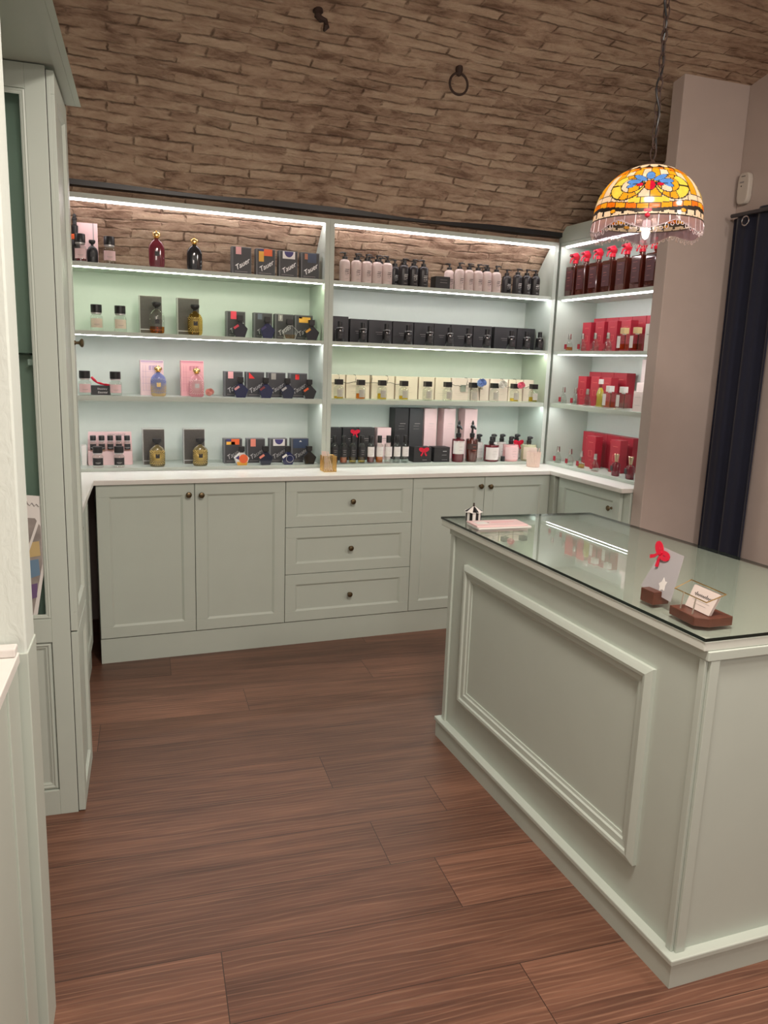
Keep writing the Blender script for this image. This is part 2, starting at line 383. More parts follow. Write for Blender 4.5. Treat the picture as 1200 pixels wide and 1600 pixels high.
def struct(mb, name, label, **k):
    o = mb.obj(name, **k); tag(o, label, None, None, 'structure'); return o
struct(MB().box(-1.7, 4.3, -1.6, 4.45, -0.05, 0, FLOORM), 'floor', 'dark brown wood plank floor')
struct(MB().box(-1.7, 4.3, 4.40, 4.50, 0, 1.95, PINKW), 'wall_back', 'back wall behind the shelving')
NIB = MB().box(2.545, 2.925, 2.98, 3.055, 0, 2.84, PINKW)
struct(NIB, 'wall_partition', 'narrow pinkish plaster partition beside the right shelves', bevel=0.004)
struct(MB().box(2.925, 3.05, -1.6, 4.40, 0, 2.90, PINKW), 'wall_right', 'pinkish plaster wall behind the blue curtain')
# frame of reference of the left side, turned 4.5 degrees
LO = (-0.032, 2.451, 0); LR = -math.radians(4.5)
def lroot(name, u, v, z=0, **k):
    p = Matrix.Rotation(LR, 3, 'Z') @ Vector((u, v, 0)); return root(name, (LO[0]+p.x, LO[1]+p.y, z), LR, **k)
def lobj(mb, name, label=None, cat=None, kind=None, **k):
    o = mb.obj(name, **k); o.location = LO; o.rotation_euler = (0, 0, LR); return tag(o, label, cat, None, kind)
lobj(MB().box(-0.75, -0.63, -4.1, 1.95, 0, 2.85, PINKW), 'wall_left', 'plaster wall behind the left cabinets', None, 'structure')
lobj(MB().box(-0.62, -0.010, -0.905, -0.80, 0, 2.85, STUCCO), 'wall_stub', 'white stucco wall end at the left edge', None, 'structure', bevel=0.004)

lobj(MB().box(-0.62, -0.0075, -0.9085, -0.7975, 0, .895, PAINT), 'trim_1', 'mint lower panelling of the stucco wall end', None, 'structure', bevel=.002)

# ------------------------------------------------------------------ cabinet parts
def shaker(w_, h, mt=PAINT, fw=0.055, th=0.02, dep=0.006):
    """door or drawer front with recessed centre and a small ogee; origin lower left front, face towards -Y"""
    mb = MB()
    mb.box(0, w_, 0.002+dep, th, 0, h, mt)
    fx = [(0, w_, 0, fw), (0, w_, h-fw, h), (0, fw, fw, h-fw), (w_-fw, w_, fw, h-fw)]
    for x0, x1, z0, z1 in fx: mb.box(x0, x1, 0, 0.003+dep, z0, z1, mt)
    b = 0.009   # chamfered inner edge
    x0, x1, z0, z1 = fw, w_-fw, fw, h-fw
    y0, y1 = 0.001, dep+0.0015
    def strip(a, b_, c, d): mb.add([a, b_, c, d], [(0, 1, 2, 3)], mt)
    strip((x0, y0, z0), (x1, y0, z0), (x1-b, y1, z0+b), (x0+b, y1, z0+b))
    strip((x0, y0, z1), (x1, y0, z1), (x1-b, y1, z1-b), (x0+b, y1, z1-b))
    strip((x0, y0, z0), (x0, y0, z1), (x0+b, y1, z1-b), (x0+b, y1, z0+b))
    strip((x1, y0, z0), (x1, y0, z1), (x1-b, y1, z1-b), (x1-b, y1, z0+b))
    return mb
def knob(parent, x, y, z):
    mb = MB(); prof = [(0.0075, 0), (0.0075, 0.002), (0.0045, 0.006), (0.005, 0.014), (0.0125, 0.019), (0.0145, 0.023), (0.0120, 0.027), (0.005, 0.0295)]
    mb.lathe(prof, KNOB, 16)
    mb.v = [(a+x, y-c, b_+z) for a, b_, c in mb.v]
    return mb.obj('knob', parent, smooth=True)
def front(parent, name, x0, x1, z0, z1, kn=None, g=0.0015, rz=None):
    o = shaker(x1-x0-2*g, z1-z0-2*g).obj(name, parent, bevel=0.0012); o.location = (x0+g, 0, z0+g)
    if kn: knob(o, kn[0]-x0-g, 0, kn[1]-z0-g)
    return o
def base_unit(name, loc, rz, W, D, fronts, label, cat):
    r = root(name, loc, rz, label, cat)
    mb = MB(); mb.box(0, W, 0.022, D, 0.10, 0.868, PAINT)
    mb.obj('carcass', r)
    MB().box(0, W, 0.008, D, 0, 0.122, PAINT).obj('plinth', r)
    for nm, x0, x1, z0, z1, kn in fronts: front(r, nm, x0, x1, z0, z1, kn)
    return r
s0, s1, s2, s3, s4, s5 = 0.052, 0.497, 0.9445, 1.6397, 2.0722, 2.495
base_unit('base_cabinet', (s0, YB, 0), 0, s2-s0, 0.52, [('door', 0, s1-s0, .126, .868, (s1-s0-.03, .815)), ('door', s1-s0, s2-s0, .126, .868, (s1-s0+.03, .812))], 'mint base cabinet with two panelled doors, left of the drawers', 'cabinet')
base_unit('drawer_cabinet', (s2, YB, 0), 0, s3-s2, 0.52, [('drawer', 0, s3-s2, .126, .3805, ((s3-s2)/2, .256)), ('drawer', 0, s3-s2, .3805, .628, ((s3-s2)/2, .507)), ('drawer', 0, s3-s2, .628, .868, ((s3-s2)/2+.005, .755))], 'mint base cabinet with three wide drawers', 'cabinet')
base_unit('base_cabinet', (s3, YB, 0), 0, s5-s3, 0.52, [('door', 0, s4-s3, .126, .868, (s4-s3-.03, .815)), ('door', s4-s3, s5-s3, .126, .868, (s4-s3+.03, .812))], 'mint base cabinet with two panelled doors, right of the drawers behind the glass-topped counter', 'cabinet')
# corner post and right run (fronts face -X)
XR = 2.515
base_unit('base_cabinet', (XR, 3.66, 0), -PI/2, 0.60, 0.40, [('door', 0.01, 0.55, .126, .868, (0.49, .775))], 'mint base cabinet with one visible door under the right shelves', 'cabinet')
tag(MB().box(s5+.001, XR+.02, 3.662, 3.80, 0, .868, PAINT).obj('corner_post', bevel=.002), 'mint corner post between the back and right base cabinets', 'filler post')
# left return unit
lr = lroot('base_cabinet', -0.048, 0.352, label='narrow mint base cabinet of the left return beside the tall cabinet', cat='cabinet')
lr.rotation_euler = (0, 0, LR+PI/2)
MB().box(0, 0.885, 0.022, 0.50, .10, .868, PAINT).obj('carcass', lr); MB().box(0, 0.885, 0.010, .50, 0, .12, PAINT).obj('plinth', lr)
front(lr, 'door', 0, 0.44, .126, .868, (0.235, .845-.03)); front(lr, 'door', 0.44, 0.885, .126, .868)
# worktop: one U-shaped slab
pL = Matrix.Rotation(LR, 3, 'Z')
def lw(u, v): p = pL @ Vector((u, v, 0)); return (LO[0]+p.x, LO[1]+p.y)
poly = [lw(-0.56, 0.355), lw(-0.018, 0.355), (0.045, 3.692), (2.482, 3.692), (2.482, 3.06), (2.92, 3.06), (2.92, 4.36), (-0.46, 4.36)]
tag(MB().prism(poly, 0.870, 0.894, TOPM).obj('worktop', bevel=0.003), 'white U-shaped worktop over the mint base cabinets', 'worktop')

# ------------------------------------------------------------------ shelving
LEDW = emit('led_cool_white', (1.0, 0.96, 0.98), LED_S)
LEDP = emit('led_pinkish_white', (1.0, 0.90, 0.92), LED_S*0.75)
LEDG = emit('led_greenish_white', (0.90, 1.0, 0.74), LED_S)
LEDB = emit('led_bluish_white', (0.90, 1.0, 0.99), LED_S)
SHZ = {'A': 1.877, 'B': 1.567, 'C': 1.262}
def vault_y(z):
    return VC[0]+math.sqrt(max(0, VC[2]**2-(z-VC[1])**2))
def side_panel(x0, x1, mt=PAINT):
    pr = [(YS, 0.895), (YK, 0.895), (YK, 1.92)] + [(vault_y(z)-0.012, z) for z in (1.96, 2.02, 2.08, 2.14, 2.178)] + [(YS, 2.178)]
    return MB().prism(pr, x0, x1, mt, 'x')
def bay(xa, xb, label, leds, full_face):
    r = root('display_shelving', ((xa+xb)/2, YS, 0.895), 0, label, 'shelving')
    cx = (xa+xb)/2
    def part(mb, n, p=None, **k):
        mb.v = [(x-cx, y-YS, z-0.895) for x, y, z in mb.v]; return mb.obj(n, p or r, **k)
    part(side_panel(xa, xa+.024), 'side_panel'); part(side_panel(xb-.024, xb), 'side_panel')
    part(MB().box(xa+.024, xb-.024, YS+.002, YK, .895, .910, PAINT), 'base_board')
    part(MB().box(xa+.024, xb-.024, YS, YS+.105, 2.155, 2.178, PAINT), 'top_board')
    part(MB().box(xa, xb, YK, YK+.012, .895, 1.90, BACKP), 'back_panel')
    for k in 'ABC':
        s = part(MB().box(xa+.024, xb-.024, YS+.004, YK, SHZ[k]-.020, SHZ[k], PAINT), 'shelf', bevel=.001)
        if k == 'C': part(MB().box(xa+.024, xb-.024, YS+.0045, YS+.010, SHZ[k]-.0245, SHZ[k]-.0201, PAINT), 'led_mask_lip', p=s)  # lip added to keep the glowing strip out of the camera's view
        q = {'A': .0238, 'B': .0222, 'C': .0208}[k]; l = MB().box(xa+.034, xb-.034, YS+.012, YS+.026, SHZ[k]-q, SHZ[k]-.0202, leds[k])
        l.v = [(x-cx, y-YS, z-0.895) for x, y, z in l.v]; l.obj('led_strip', s)
    l = MB().box(xa+.026, xb-.026, YS+.012, YS+.030, 2.1475, 2.1545, LEDP)
    l.v = [(x-cx, y-YS, z-0.895) for x, y, z in l.v]; l.obj('led_strip', r)
    return r
bay(-0.42, 1.2295, 'mint lit shelving bay of dark boxes and flasks, left of the central upright', {'A': LEDG, 'B': LEDW, 'C': LEDW}, True)
bay(1.2305, 2.610, 'mint lit shelving bay of pump bottles and black boxes, right of the central upright', {'A': LEDW, 'B': LEDG, 'C': LEDB}, True)
# right wing shelving, face at x = 2.62
XS = 2.625
def wing():
    ya, yb = 3.06, YS+.02
    r = root('display_shelving', (XS, (ya+yb)/2, .895), 0, 'mint lit wall shelving full of red boxes, beside the plaster partition', 'shelving')
    o3 = (XS, (ya+yb)/2, .895)
    def part(mb, n, p=r, **k):
        mb.v = [(x-o3[0], y-o3[1], z-o3[2]) for x, y, z in mb.v]; return mb.obj(n, p, **k)
    part(MB().box(XS, 2.92, yb-.022, yb, .895, 2.175, PAINT), 'side_panel'); part(MB().box(XS, 2.92, ya, ya+.02, .895, 2.175, PAINT), 'side_panel')
    part(MB().box(XS+.002, 2.905, ya+.02, yb-.022, .895, .910, PAINT), 'base_board')
    part(MB().box(XS+.002, 2.905, ya+.02, yb-.022, 2.155, 2.175, PAINT), 'top_board')
    part(MB().box(2.905, 2.92, ya+.02, yb-.022, .91, 2.155, BACKP), 'back_panel')
    part(MB().box(XS-.004, XS+.016, ya, yb, 2.176, 2.262, PAINT), 'fascia')
    for k in 'ABC':
        s = part(MB().box(XS+.004, 2.905, ya+.02, yb-.022, SHZ[k]-.020, SHZ[k], PAINT), 'shelf')
        part(MB().box(XS+.014, XS+.028, ya+.03, yb-.05, SHZ[k]-{'A': .026, 'B': .0245, 'C': .0208}[k], SHZ[k]-.0202, LEDW), 'led_strip', s)
        if k == 'C': part(MB().box(XS+.0045, XS+.010, ya+.02, yb-.022, SHZ[k]-.0245, SHZ[k]-.0201, PAINT), 'led_mask_lip', s)  # added lip, masks the strip's bright line as in the bays
    part(MB().box(XS+.014, XS+.028, ya+.03, yb-.05, 2.148, 2.1545, LEDW), 'led_strip')
wing()
# black channel along the foot of the vault
def channel():
    mb = MB(); y, z = 3.972, 2.212
    mb.prism([(y-.012, z-.004), (y+.03, z-.012), (y+.03, z+.022), (y-.012, z+.022)], -0.42, 2.62, BLACK, 'x')
    tag(mb.obj('cable_channel'), 'long black cable channel along the foot of the brick vault', 'cable channel')
channel()

# ------------------------------------------------------------------ tall cabinet, canopy, near counter
tc = lroot('tall_cabinet', 0, 0, label='tall mint cabinet with glazed side at the left', cat='cabinet')
MB().box(-.60, -.022, .33, .35, 0, 2.222, PAINT).obj('back_panel', tc)
MB().box(-.62, -.60, 0, .35, 0, 2.222, PAINT).obj('side_panel', tc)
ep = MB()
ep.box(-.075, -.022, 0, .02, .0, 2.222, PAINT); ep.box(-.60, -.52, 0, .02, 0, 2.222, PAINT)
ep.box(-.52, -.075, 0, .02, 2.158, 2.222, PAINT); ep.box(-.52, -.075, 0, .02, .585, .660, PAINT); ep.box(-.52, -.075, 0, .02, 0, .085, PAINT)
ep.box(-.52, -.075, .012, .02, .085, .585, PAINT)
ep.obj('end_frame', tc, bevel=.0012)
def mould_frame(x0, x1, z0, z1, w_, d, y, mt, axis='y', name='moulding', parent=None):
    """mitred picture-frame moulding on the plane y (raised towards -Y)"""
    prof = [(0, 0), (0, d*.55), (w_*.12, d*.75), (w_*.30, d), (w_*.45, d*.92), (w_*.5, d*.62), (w_*.8, d*.55), (w_*.86, d*.3), (w_, d*.22), (w_, 0)]
    mb = MB(); n = len(prof); vs = []
    for (cx, cz, sx, sz) in [(x0, z0, 1, 1), (x1, z0, -1, 1), (x1, z1, -1, -1), (x0, z1, 1, -1)]:
        for a, b in prof: vs.append((cx+sx*a, y-b, cz+sz*a))
    fs = []
    for k in range(4):
        j = (k+1) % 4
        for i in range(n): fs.append((k*n+i, j*n+i, j*n+(i+1) % n, k*n+(i+1) % n))
    mb.add(vs, fs, mt); return mb.obj(name, parent)
mould_frame(-.52, -.078, .088, .582, .022, .008, .012, PAINT, parent=tc)
mould_frame(-.52, -.075, .661, 2.157, .014, .004, .004, PAINT, parent=tc)
gp = MB().box(-.52, -.075, .010, .014, .661, 2.157, glass('cabinet_glass', (.90, .97, .94), 0.03)).obj('glass_pane', tc)
INNER = mat('teal_interior', (0.55, 0.63, 0.58), .5)
MB().box(-.60, -.0225, .085, .094, .60, 2.20, INNER).obj('inner_back', tc)
MB().box(-.60, -.030, .022, .084, 1.452, 1.458, GLEDGE).obj('glass_shelf', tc)
MB().box(-.60, -.030, .022, .084, .60, .615, PAINT).obj('bottom_shelf', tc)
MB().box(-.105, -.088, .022, .03, 1.424, 1.441, SILVER).obj('shelf_clip', tc)
MB().box(-.022, -.020, 0.004, .346, .0, 2.215, DARKINK).obj('door_gap_shade', tc)  # dark strip standing in for the shade between door and carcass
for z0, z1, kz in ((0.004, .612, None), (.617, 2.212, 1.495)):
    d = shaker(.346, z1-z0, fw=.06, dep=.008).obj('door', tc, bevel=.0012)
    d.rotation_euler = (0, 0, PI/2); d.location = (0.0, .002, z0)
    if kz: knob(d, .30, 0, kz-z0)
cn = lroot('canopy', 0, 0, label='mint canopy board with cornice above the tall cabinet', cat='canopy')
MB().box(-.62, 0, -.79, .35, 2.225, 2.27, PAINT).obj('soffit_board', cn)
MB().prism([(.0, 2.2225), (.027, 2.2225), (.027, 2.262), (.0, 2.262)], -.79, .352, PAINT, 'y').obj('inner_cornice', cn)
MB().prism([(.0275, 2.2225), (.044, 2.2225), (.031, 2.275), (.0275, 2.275)], -.79, .352, PAINT, 'y').obj('outer_cornice', cn)
# leaflet leaning inside the glazed side
po = lroot('gift_poster', 0, 0, label='white bordered poster with coloured drawings inside the glazed cabinet side', cat='poster')
MB().prism([(-.30, 1.062), (-.082, 1.041), (-.085, .833), (-.116, .655), (-.135, .615), (-.30, .615)], .0062, .0080, WHITE, 'y').obj('card', po)
pic = MB()
pic.prism([(-.30, .995), (-.106, .975), (-.092, .95), (-.092, .835), (-.136, .62), (-.30, .62)], .0056, .0061, mat('poster_picture', (0.30, 0.27, 0.25), .5, noise=.5, scale=30), 'y'); pic.obj('picture', po)
pt = MB()
pt.prism([(-.135, .90), (-.098, .905), (-.096, .86), (-.13, .855)], .0050, .0055, mat('poster_yellow', (.55, .42, .2), .5), 'y')
pt.prism([(-.135, .845), (-.102, .85), (-.10, .80), (-.13, .79)], .0050, .0055, mat('poster_blue', (.15, .25, .36), .5), 'y')
pt.prism([(-.13, .77), (-.108, .775), (-.112, .73), (-.128, .725)], .0050, .0055, mat('poster_violet', (.16, .10, .22), .5), 'y')
pt.prism([(-.101, .968), (-.094, .965), (-.135, .85), (-.142, .85)], .0046, .0049, WHITE, 'y')
pt.obj('drawing', po); MB().tube([(-.135, .0055, 1.012), (-.128, .0055, 1.035), (-.124, .0055, 1.020), (-.118, .0055, 1.014), (-.112, .0055, 1.022), (-.106, .0055, 1.012), (-.100, .0055, 1.018), (-.094, .0055, 1.010)], .0012, GREYINK, 5).obj('scribbled_heading', po)
# near counter at the left edge
nc = lroot('side_counter', 0, -.003, label='white-topped mint counter at the lower left edge', cat='counter')
MB().prism([(-.62, -2.1), (-.022, -2.1), (-.022, -.909), (-.62, -.909)], .878, .900, mat('white_counter_top', (.80, .79, .75), .35)).obj('counter_top', nc, bevel=.002)
MB().box(-.62, -.030, -2.1, -.909, 0, .877, PAINT).obj('counter_body', nc)
MB().box(-.62, -.024, -.940, -.909, .9005, .918, WHITE).obj('upstand', nc, bevel=.003)
MB().box(-.0305, -.026, -1.02, -.912, 0, .876, PAINT).obj('end_stile', nc, bevel=.001)

# ------------------------------------------------------------------ island counter
A, B, Cc, D = (1.300, 2.565), (1.292, 1.245), (1.955, 1.225), (1.925, 2.535)
def inset(poly, d):
    cx = sum(p[0] for p in poly)/4; cy = sum(p[1] for p in poly)/4; n = len(poly); out = []
    E = []
    for i in range(n):
        p, q = Vector(poly[i]), Vector(poly[(i+1) % n]); t = (q-p).normalized(); nn = Vector((-t.y, t.x))
        if nn.dot(Vector((cx, cy))-p) < 0: nn = -nn
        E.append((p+nn*d, t))
    for i in range(n):
        (p, t), (q, s) = E[i-1], E[i]
        den = t.x*s.y-t.y*s.x; k = ((q-p).x*s.y-(q-p).y*s.x)/den; r = p+t*k; out.append((r.x, r.y))
    return out
IB = [A, B, Cc, D]
isl = root('island_counter', (1.62, 1.9, 0), 0, 'mint panelled island counter with a glass top', 'counter')
def ip(mb, n, **k):
    mb.v = [(x-1.62, y-1.9, z) for x, y, z in mb.v]; return mb.obj(n, isl, **k)
ip(MB().prism(inset(IB, .006), 0, .856, PAINT), 'body')
ip(MB().prism(inset(IB, -.016), 0.0, .066, PAINT), 'plinth')
ip(MB().prism(inset(IB, -.022), .066, .082, PAINT), 'plinth_cap', bevel=.003)
ip(MB().prism(inset(IB, -.004), .834, .857, PAINT), 'upper_moulding', bevel=.002)
TP = [(1.283, 2.628), (1.274, 1.243), (1.985, 1.218), (1.942, 2.580)]
ip(MB().prism(inset(TP, .003), .857, .8805, TOPM if False else mat('island_top_paint', (.64, .68, .62), .4)), 'top_board', bevel=.003)
gm = MB(); gm.prism(inset(TP, .001), .8815, .8895, SHEET)
gm.v = [(x-1.62, y-1.9, z) for x, y, z in gm.v]; gm.mats = [SHEET, GLEDGE]
gm.mi = [0, 0]+[1]*4; gm.obj('glass_top', isl)
# posts and applied moulding on the long left face and the near face
def face(pa, pb):
    """local frame on a vertical face from pa to pb, outward normal to the left of travel"""
    a, b = Vector(pa), Vector(pb); t = (b-a).normalized(); return a, t, (b-a).length
def on_face(mb, pa, pb):
    a, t, L_ = face(pa, pb); nrm = Vector((-t.y, t.x))   # local -Y = outward
    out = []
    for x, y, z in mb.v:
        p = a+t*x+nrm*y; out.append((p.x-1.62, p.y-1.9, z))
    mb.v = out; return mb
FA, FB, FC, FD = inset(IB, .006)
def face_mold(pa, pb, x0, x1, z0, z1, w_, d, name):
    tmp = mould_frame(x0, x1, z0, z1, w_, d, 0, PAINT, name=name)
    a, t, L_ = face(pa, pb); nrm = Vector((-t.y, t.x))
    for v_ in tmp.data.vertices:
        p = a+t*v_.co.x+nrm*v_.co.y; v_.co = (p.x-1.62, p.y-1.9, v_.co.z)
    tmp.parent = isl
    bm = bmesh.new(); bm.from_mesh(tmp.data); bmesh.ops.recalc_face_normals(bm, faces=bm.faces); bm.to_mesh(tmp.data); bm.free()
# local +x from far (A) to near (B): outward (-X) must be local -Y -> nrm = +X
for x0, x1 in ((0, .026), (1.29, 1.3206-.012)):
    ip_ = on_face(MB().box(x0, x1, -.009, 0, .082, .834, PAINT), FA, FB); ip_.obj('corner_stile', isl, bevel=.0015)
ip_ = on_face(MB().box(0.0, .026, -.009, 0, .082, .834, PAINT), FB, FC); ip_.obj('corner_stile', isl, bevel=.0015)
face_mold(FA, FB, .125, 1.150, .208, .748, .058, .020, 'applied_moulding')

# ------------------------------------------------------------------ pendant lamp
LX, LY = 1.578, 1.95
ZT, RR = 2.060, 0.154
def skirt_glass():
    m, nt, out = nodes('lilac_skirt_glass')
    t = nt.nodes.new('ShaderNodeBsdfTransparent'); t.inputs[0].default_value = (.80, .72, .77, 1)
    s = nt.nodes.new('ShaderNodeBsdfTranslucent'); s.inputs[0].default_value = (.62, .50, .54, 1)
    g = nt.nodes.new('ShaderNodeBsdfGlossy'); g.inputs['Roughness'].default_value = .1
    a = nt.nodes.new('ShaderNodeMixShader'); a.inputs[0].default_value = .45; x = nt.nodes.new('ShaderNodeMixShader'); x.inputs[0].default_value = .08
    nt.links.new(t.outputs[0], a.inputs[1]); nt.links.new(s.outputs[0], a.inputs[2]); nt.links.new(a.outputs[0], x.inputs[1]); nt.links.new(g.outputs[0], x.inputs[2]); nt.links.new(x.outputs[0], out.inputs[0])
    return m
def lamp():
    r = root('pendant_lamp', (LX, LY, 1.85), 0, 'stained glass dome pendant lamp hanging over the island counter', 'lamp')
    cols = {'lead': mat('dark_lead', (0.02, 0.014, 0.01), .5, metal=.4), 'amber': stained('amber_glass', (.95, .42, .02)), 'orange': stained('orange_glass', (.85, .20, .01)),
            'cream': stained('cream_glass', (.95, .74, .58)), 'blue': stained('blue_glass', (.10, .30, .85)), 'red': stained('red_glass', (.62, .01, .05)), 'yellow': stained('yellow_glass', (1.0, .72, .10))}
    NA, NV = 360, 110
    def prof(v):   # v 0..1 from crown to hem
        a = min(1, v/.85)*math.radians(88); k = max(0, v-.85)/.15
        return (RR*math.sin(a)+.002*k, ZT-0.004-0.146*(1-math.cos(a))-.020*k)
    KN = [(0, 0), (.12, .06), (.37, .17), (.39, .19), (.47, .25), (.80, .68), (.93, .81), (1.0, .88), (1.18, .999)]
    def remap(w_):
        for (p, q), (p2, q2) in zip(KN, KN[1:]):
            if w_ <= p2: return q+(q2-q)*(w_-p)/(p2-p)
        return .999
    M = 3   # medallions around the dome
    a0 = math.atan2(-LY, -LX)
    def ell(x, y, cx, cy, rx, ry, rot=0):
        c, s = math.cos(rot), math.sin(rot); dx, dy = x-cx, y-cy; X, Y = dx*c+dy*s, -dx*s+dy*c
        return math.sqrt((X/rx)**2+(Y/ry)**2)
    def cls(th, v):
        per = 2*PI/M; u = ((th-a0+per/2) % per)/per*2-1      # -1..1 within one repeat
        x = u*1.15; y = v                                     # x roughly true to size
        hem = .93-.07*abs(math.sin(u*PI))*0
        if v < .06: return 'lead'
        if v < .17:
            k = ((th*16/(2*PI)) % 1); e = ell(k, v, .5, .11, .46, .058); return 'cream' if e < 1 else 'lead'
        if v < .19: return 'lead'
        # crest band: long interlaced amber leaves
        top = .25-.04*math.cos(u*PI)
        if v < top:
            k = (u*3+ (v-.19)*2.2) % 1; k2 = (u*3-(v-.19)*2.2) % 1
            return 'lead' if (k < .08 or k2 < .08 or abs(v-top) < .008) else ('amber' if k < .55 else 'orange')
        # flower
        if abs(x) < .66:
            for cx, cy, rx, ry, rot in [(0, .375, .12, .10, 0), (-.24, .425, .19, .055, .35), (.24, .425, .19, .055, -.35), (-.36, .50, .19, .052, .05), (.36, .50, .19, .052, -.05), (-.40, .57, .12, .042, -.25), (.40, .57, .12, .042, .25)]:
                e = ell(x, y, cx, cy, rx, ry, rot)
                if e < .88: return 'blue'
                if e < 1.0: return 'lead'
            e = ell(x, y, 0, .585, .125, .10)
            if e < .86: return 'orange' if x < 0 else 'red'
            if e < 1: return 'lead'
            for sx in (-1, 1):
                e = ell(x, y, sx*.22, .565, .08, .042)
                if e < .8: return 'red'
                if e < 1: return 'lead'
        # big C-scrolls
        for sx in (-1, 1):
            e = ell(x, y, sx*.52, .57, .42, .22); ei = ell(x, y, sx*.40, .56, .24, .13)
            if ei > 1 and e < 1:
                an = math.atan2(y-.56, x-sx*.42); return 'lead' if ((an*8/(2*PI)) % 1 < .09 or e > .93 or ei < 1.10) else ('amber' if int(an*8/(2*PI)) % 3 else 'yellow')
        wave = .845+.035*math.cos(u*PI)
        band0, band1 = wave-.035, wave+.035
        if v < band0-.075:
            k = ((u*5) % 1); return 'lead' if (k < .06 or abs(v-(band0-.075)) < .008) else ('cream' if int(u*5+20) % 2 else 'amber')
        if v < band0:
            k = ((u*3.5+.5) % 1); return 'lead' if (k < .05 or abs(v-band0) < .010) else ('cream' if abs(u) > .35 else 'yellow')
        if v < band1:
            k = ((u*5) % 1); return 'lead' if (k < .06 or abs(v-band1) < .010) else ('amber' if int(u*5+20) % 2 else 'orange')
        if v < .965:
            # dark frame with jewels
            for cx, c in ((-.72, 'amber'), (.72, 'amber')):
                e = ell(x, y, cx, .915, .075, .035)
                if e < .8: return c
                if e < 1: return 'lead'
            e = ell(x, y, 0, .935, .09, .035)
            if e < .85: return 'red'
            k = ((u*4.5) % 1); return 'lead' if (k < .22 or v < band1+.030+.02*abs(math.sin(u*PI*3))) else 'cream'
        return 'cream' if ((u*6) % 1) > .08 else 'lead'
    mb = MB(); keys = list(cols); mb.mats = [cols[k] for k in keys]
    vs = []
    for j in range(NV+1):
        rr, zz = prof(j/NV)
        for i in range(NA):
            t = 2*PI*i/NA; vs.append((rr*math.cos(t), rr*math.sin(t), zz-1.85))
    mb.v = vs
    for j in range(3, NV):
        for i in range(NA):
            k = (i+1) % NA; mb.f.append((j*NA+i, j*NA+k, (j+1)*NA+k, (j+1)*NA+i))
            mb.mi.append(keys.index(cls(2*PI*(i+.5)/NA, remap((j+.5)/NV/.85))))
    mb.obj('shade', r, smooth=True)
    # lilac glass skirt with filigree hem
    lil = skirt_glass(); FR = mat('pale_filigree', (.55, .46, .48), .25, metal=.3)
    sk = MB(); n = 64; rr, zz = prof(1); vs = []; fs = []
    def hem(i): u = (i/n*M*2) % 1; return .012+.024*abs(math.cos(u*PI))**1.3
    for i in range(n):
        t = a0+2*PI*i/n; vs += [(rr*math.cos(t), rr*math.sin(t), zz-1.85), ((rr+.003)*math.cos(t), (rr+.003)*math.sin(t), zz-1.85-hem(i))]
    for i in range(n): k = (i+1) % n; fs.append((2*i, 2*k, 2*k+1, 2*i+1))
    sk.add(vs, fs, lil); o = sk.obj('skirt', r)
    md = o.modifiers.new('solid', 'SOLIDIFY'); md.thickness = .002
    fl = MB(); 
    fl.tube([(rr*math.cos(2*PI*i/n), rr*math.sin(2*PI*i/n), zz-1.85) for i in range(n)], .0016, cols['lead'], 6, True)
    fl.tube([((rr+.003)*math.cos(a0+2*PI*i/n), (rr+.003)*math.sin(a0+2*PI*i/n), zz-1.85-hem(i)) for i in range(n)], .0014, FR, 6, True)
    for i in range(0, n, 2):
        t = a0+2*PI*i/n; fl.tube([(rr*math.cos(t), rr*math.sin(t), zz-1.85), ((rr+.003)*math.cos(t), (rr+.003)*math.sin(t), zz-1.85-hem(i))], .0011, FR, 5)
    for i in range(0, n):
        t0 = a0+2*PI*(i+.5)/n; zc = zz-1.85-hem(i)-.006; q = []
        for k in range(10):
            a = 2*PI*k/10; tt = t0+.030*math.cos(a); q.append(((rr+.003)*math.cos(tt), (rr+.003)*math.sin(tt), zc+.0075*math.sin(a)*(1 if i % 2 else .6)))
        fl.tube(q, .0011, FR, 5, True)
    fl.obj('filigree', r)
    jw = MB()
    for q in range(M*2):
        t = a0+2*PI*q/(M*2)
        if q % 2 == 0: jw.lathe([(.001, -.007), (.007, -.003), (.007, .003), (.001, .007)], REDR, 10, (rr+.004)*math.cos(t), (rr+.004)*math.sin(t)); 
    jw.v = [(x, y, z+zz-1.85-.004) for x, y, z in jw.v]; jw.obj('jewel', r, smooth=True)
    capm = MB().lathe([(.030, .196), (.036, .192), (.040, .195), (.026, .208), (.010, .213), (.006, .219), (.001, .222)], IRON, 24); capm.v = [(x, y, z-.0) for x, y, z in capm.v]; capm.obj('crown_cap', r, smooth=True)
    bl = MB().lathe([(.009, .060), (.012, .045), (.012, .020), (.008, .006), (.002, .001)], emit('bulb_glow', (1.0, .90, .80), 3.5), 16); bl.obj('bulb', r, smooth=True)
    MB().lathe([(.010, .055), (.018, .065), (.016, .165), (.006, .19)], IRON, 16).obj('bulb_holder', r)
    ld = bpy.data.lights.new('bulb_light', 'POINT'); ld.energy = 2.3; ld.color = (1.0, .80, .58); ld.shadow_soft_size = .03
    lo = bpy.data.objects.new('bulb_light', ld); C.objects.link(lo); lo.parent = r; lo.location = (0, 0, .075)
    # chain and flex
    ch = MB(); z = .222; k = 0; top = 2.80-1.85
    while z < top:
        q = []
        for i in range(14):
            a = 2*PI*i/14; dx = .0085*math.cos(a); dz = .019*math.sin(a)
            q.append((dx, 0, z+.017+dz) if k % 2 else (0, dx, z+.017+dz))
        ch.tube(q, .0022, IRON, 6, True); z += .031; k += 1
    ch.v = [(x*.93-y*.37+.0*z, x*.37+y*.93, z) for x, y, z in ch.v]
    o = ch.obj('chain', r, smooth=True)
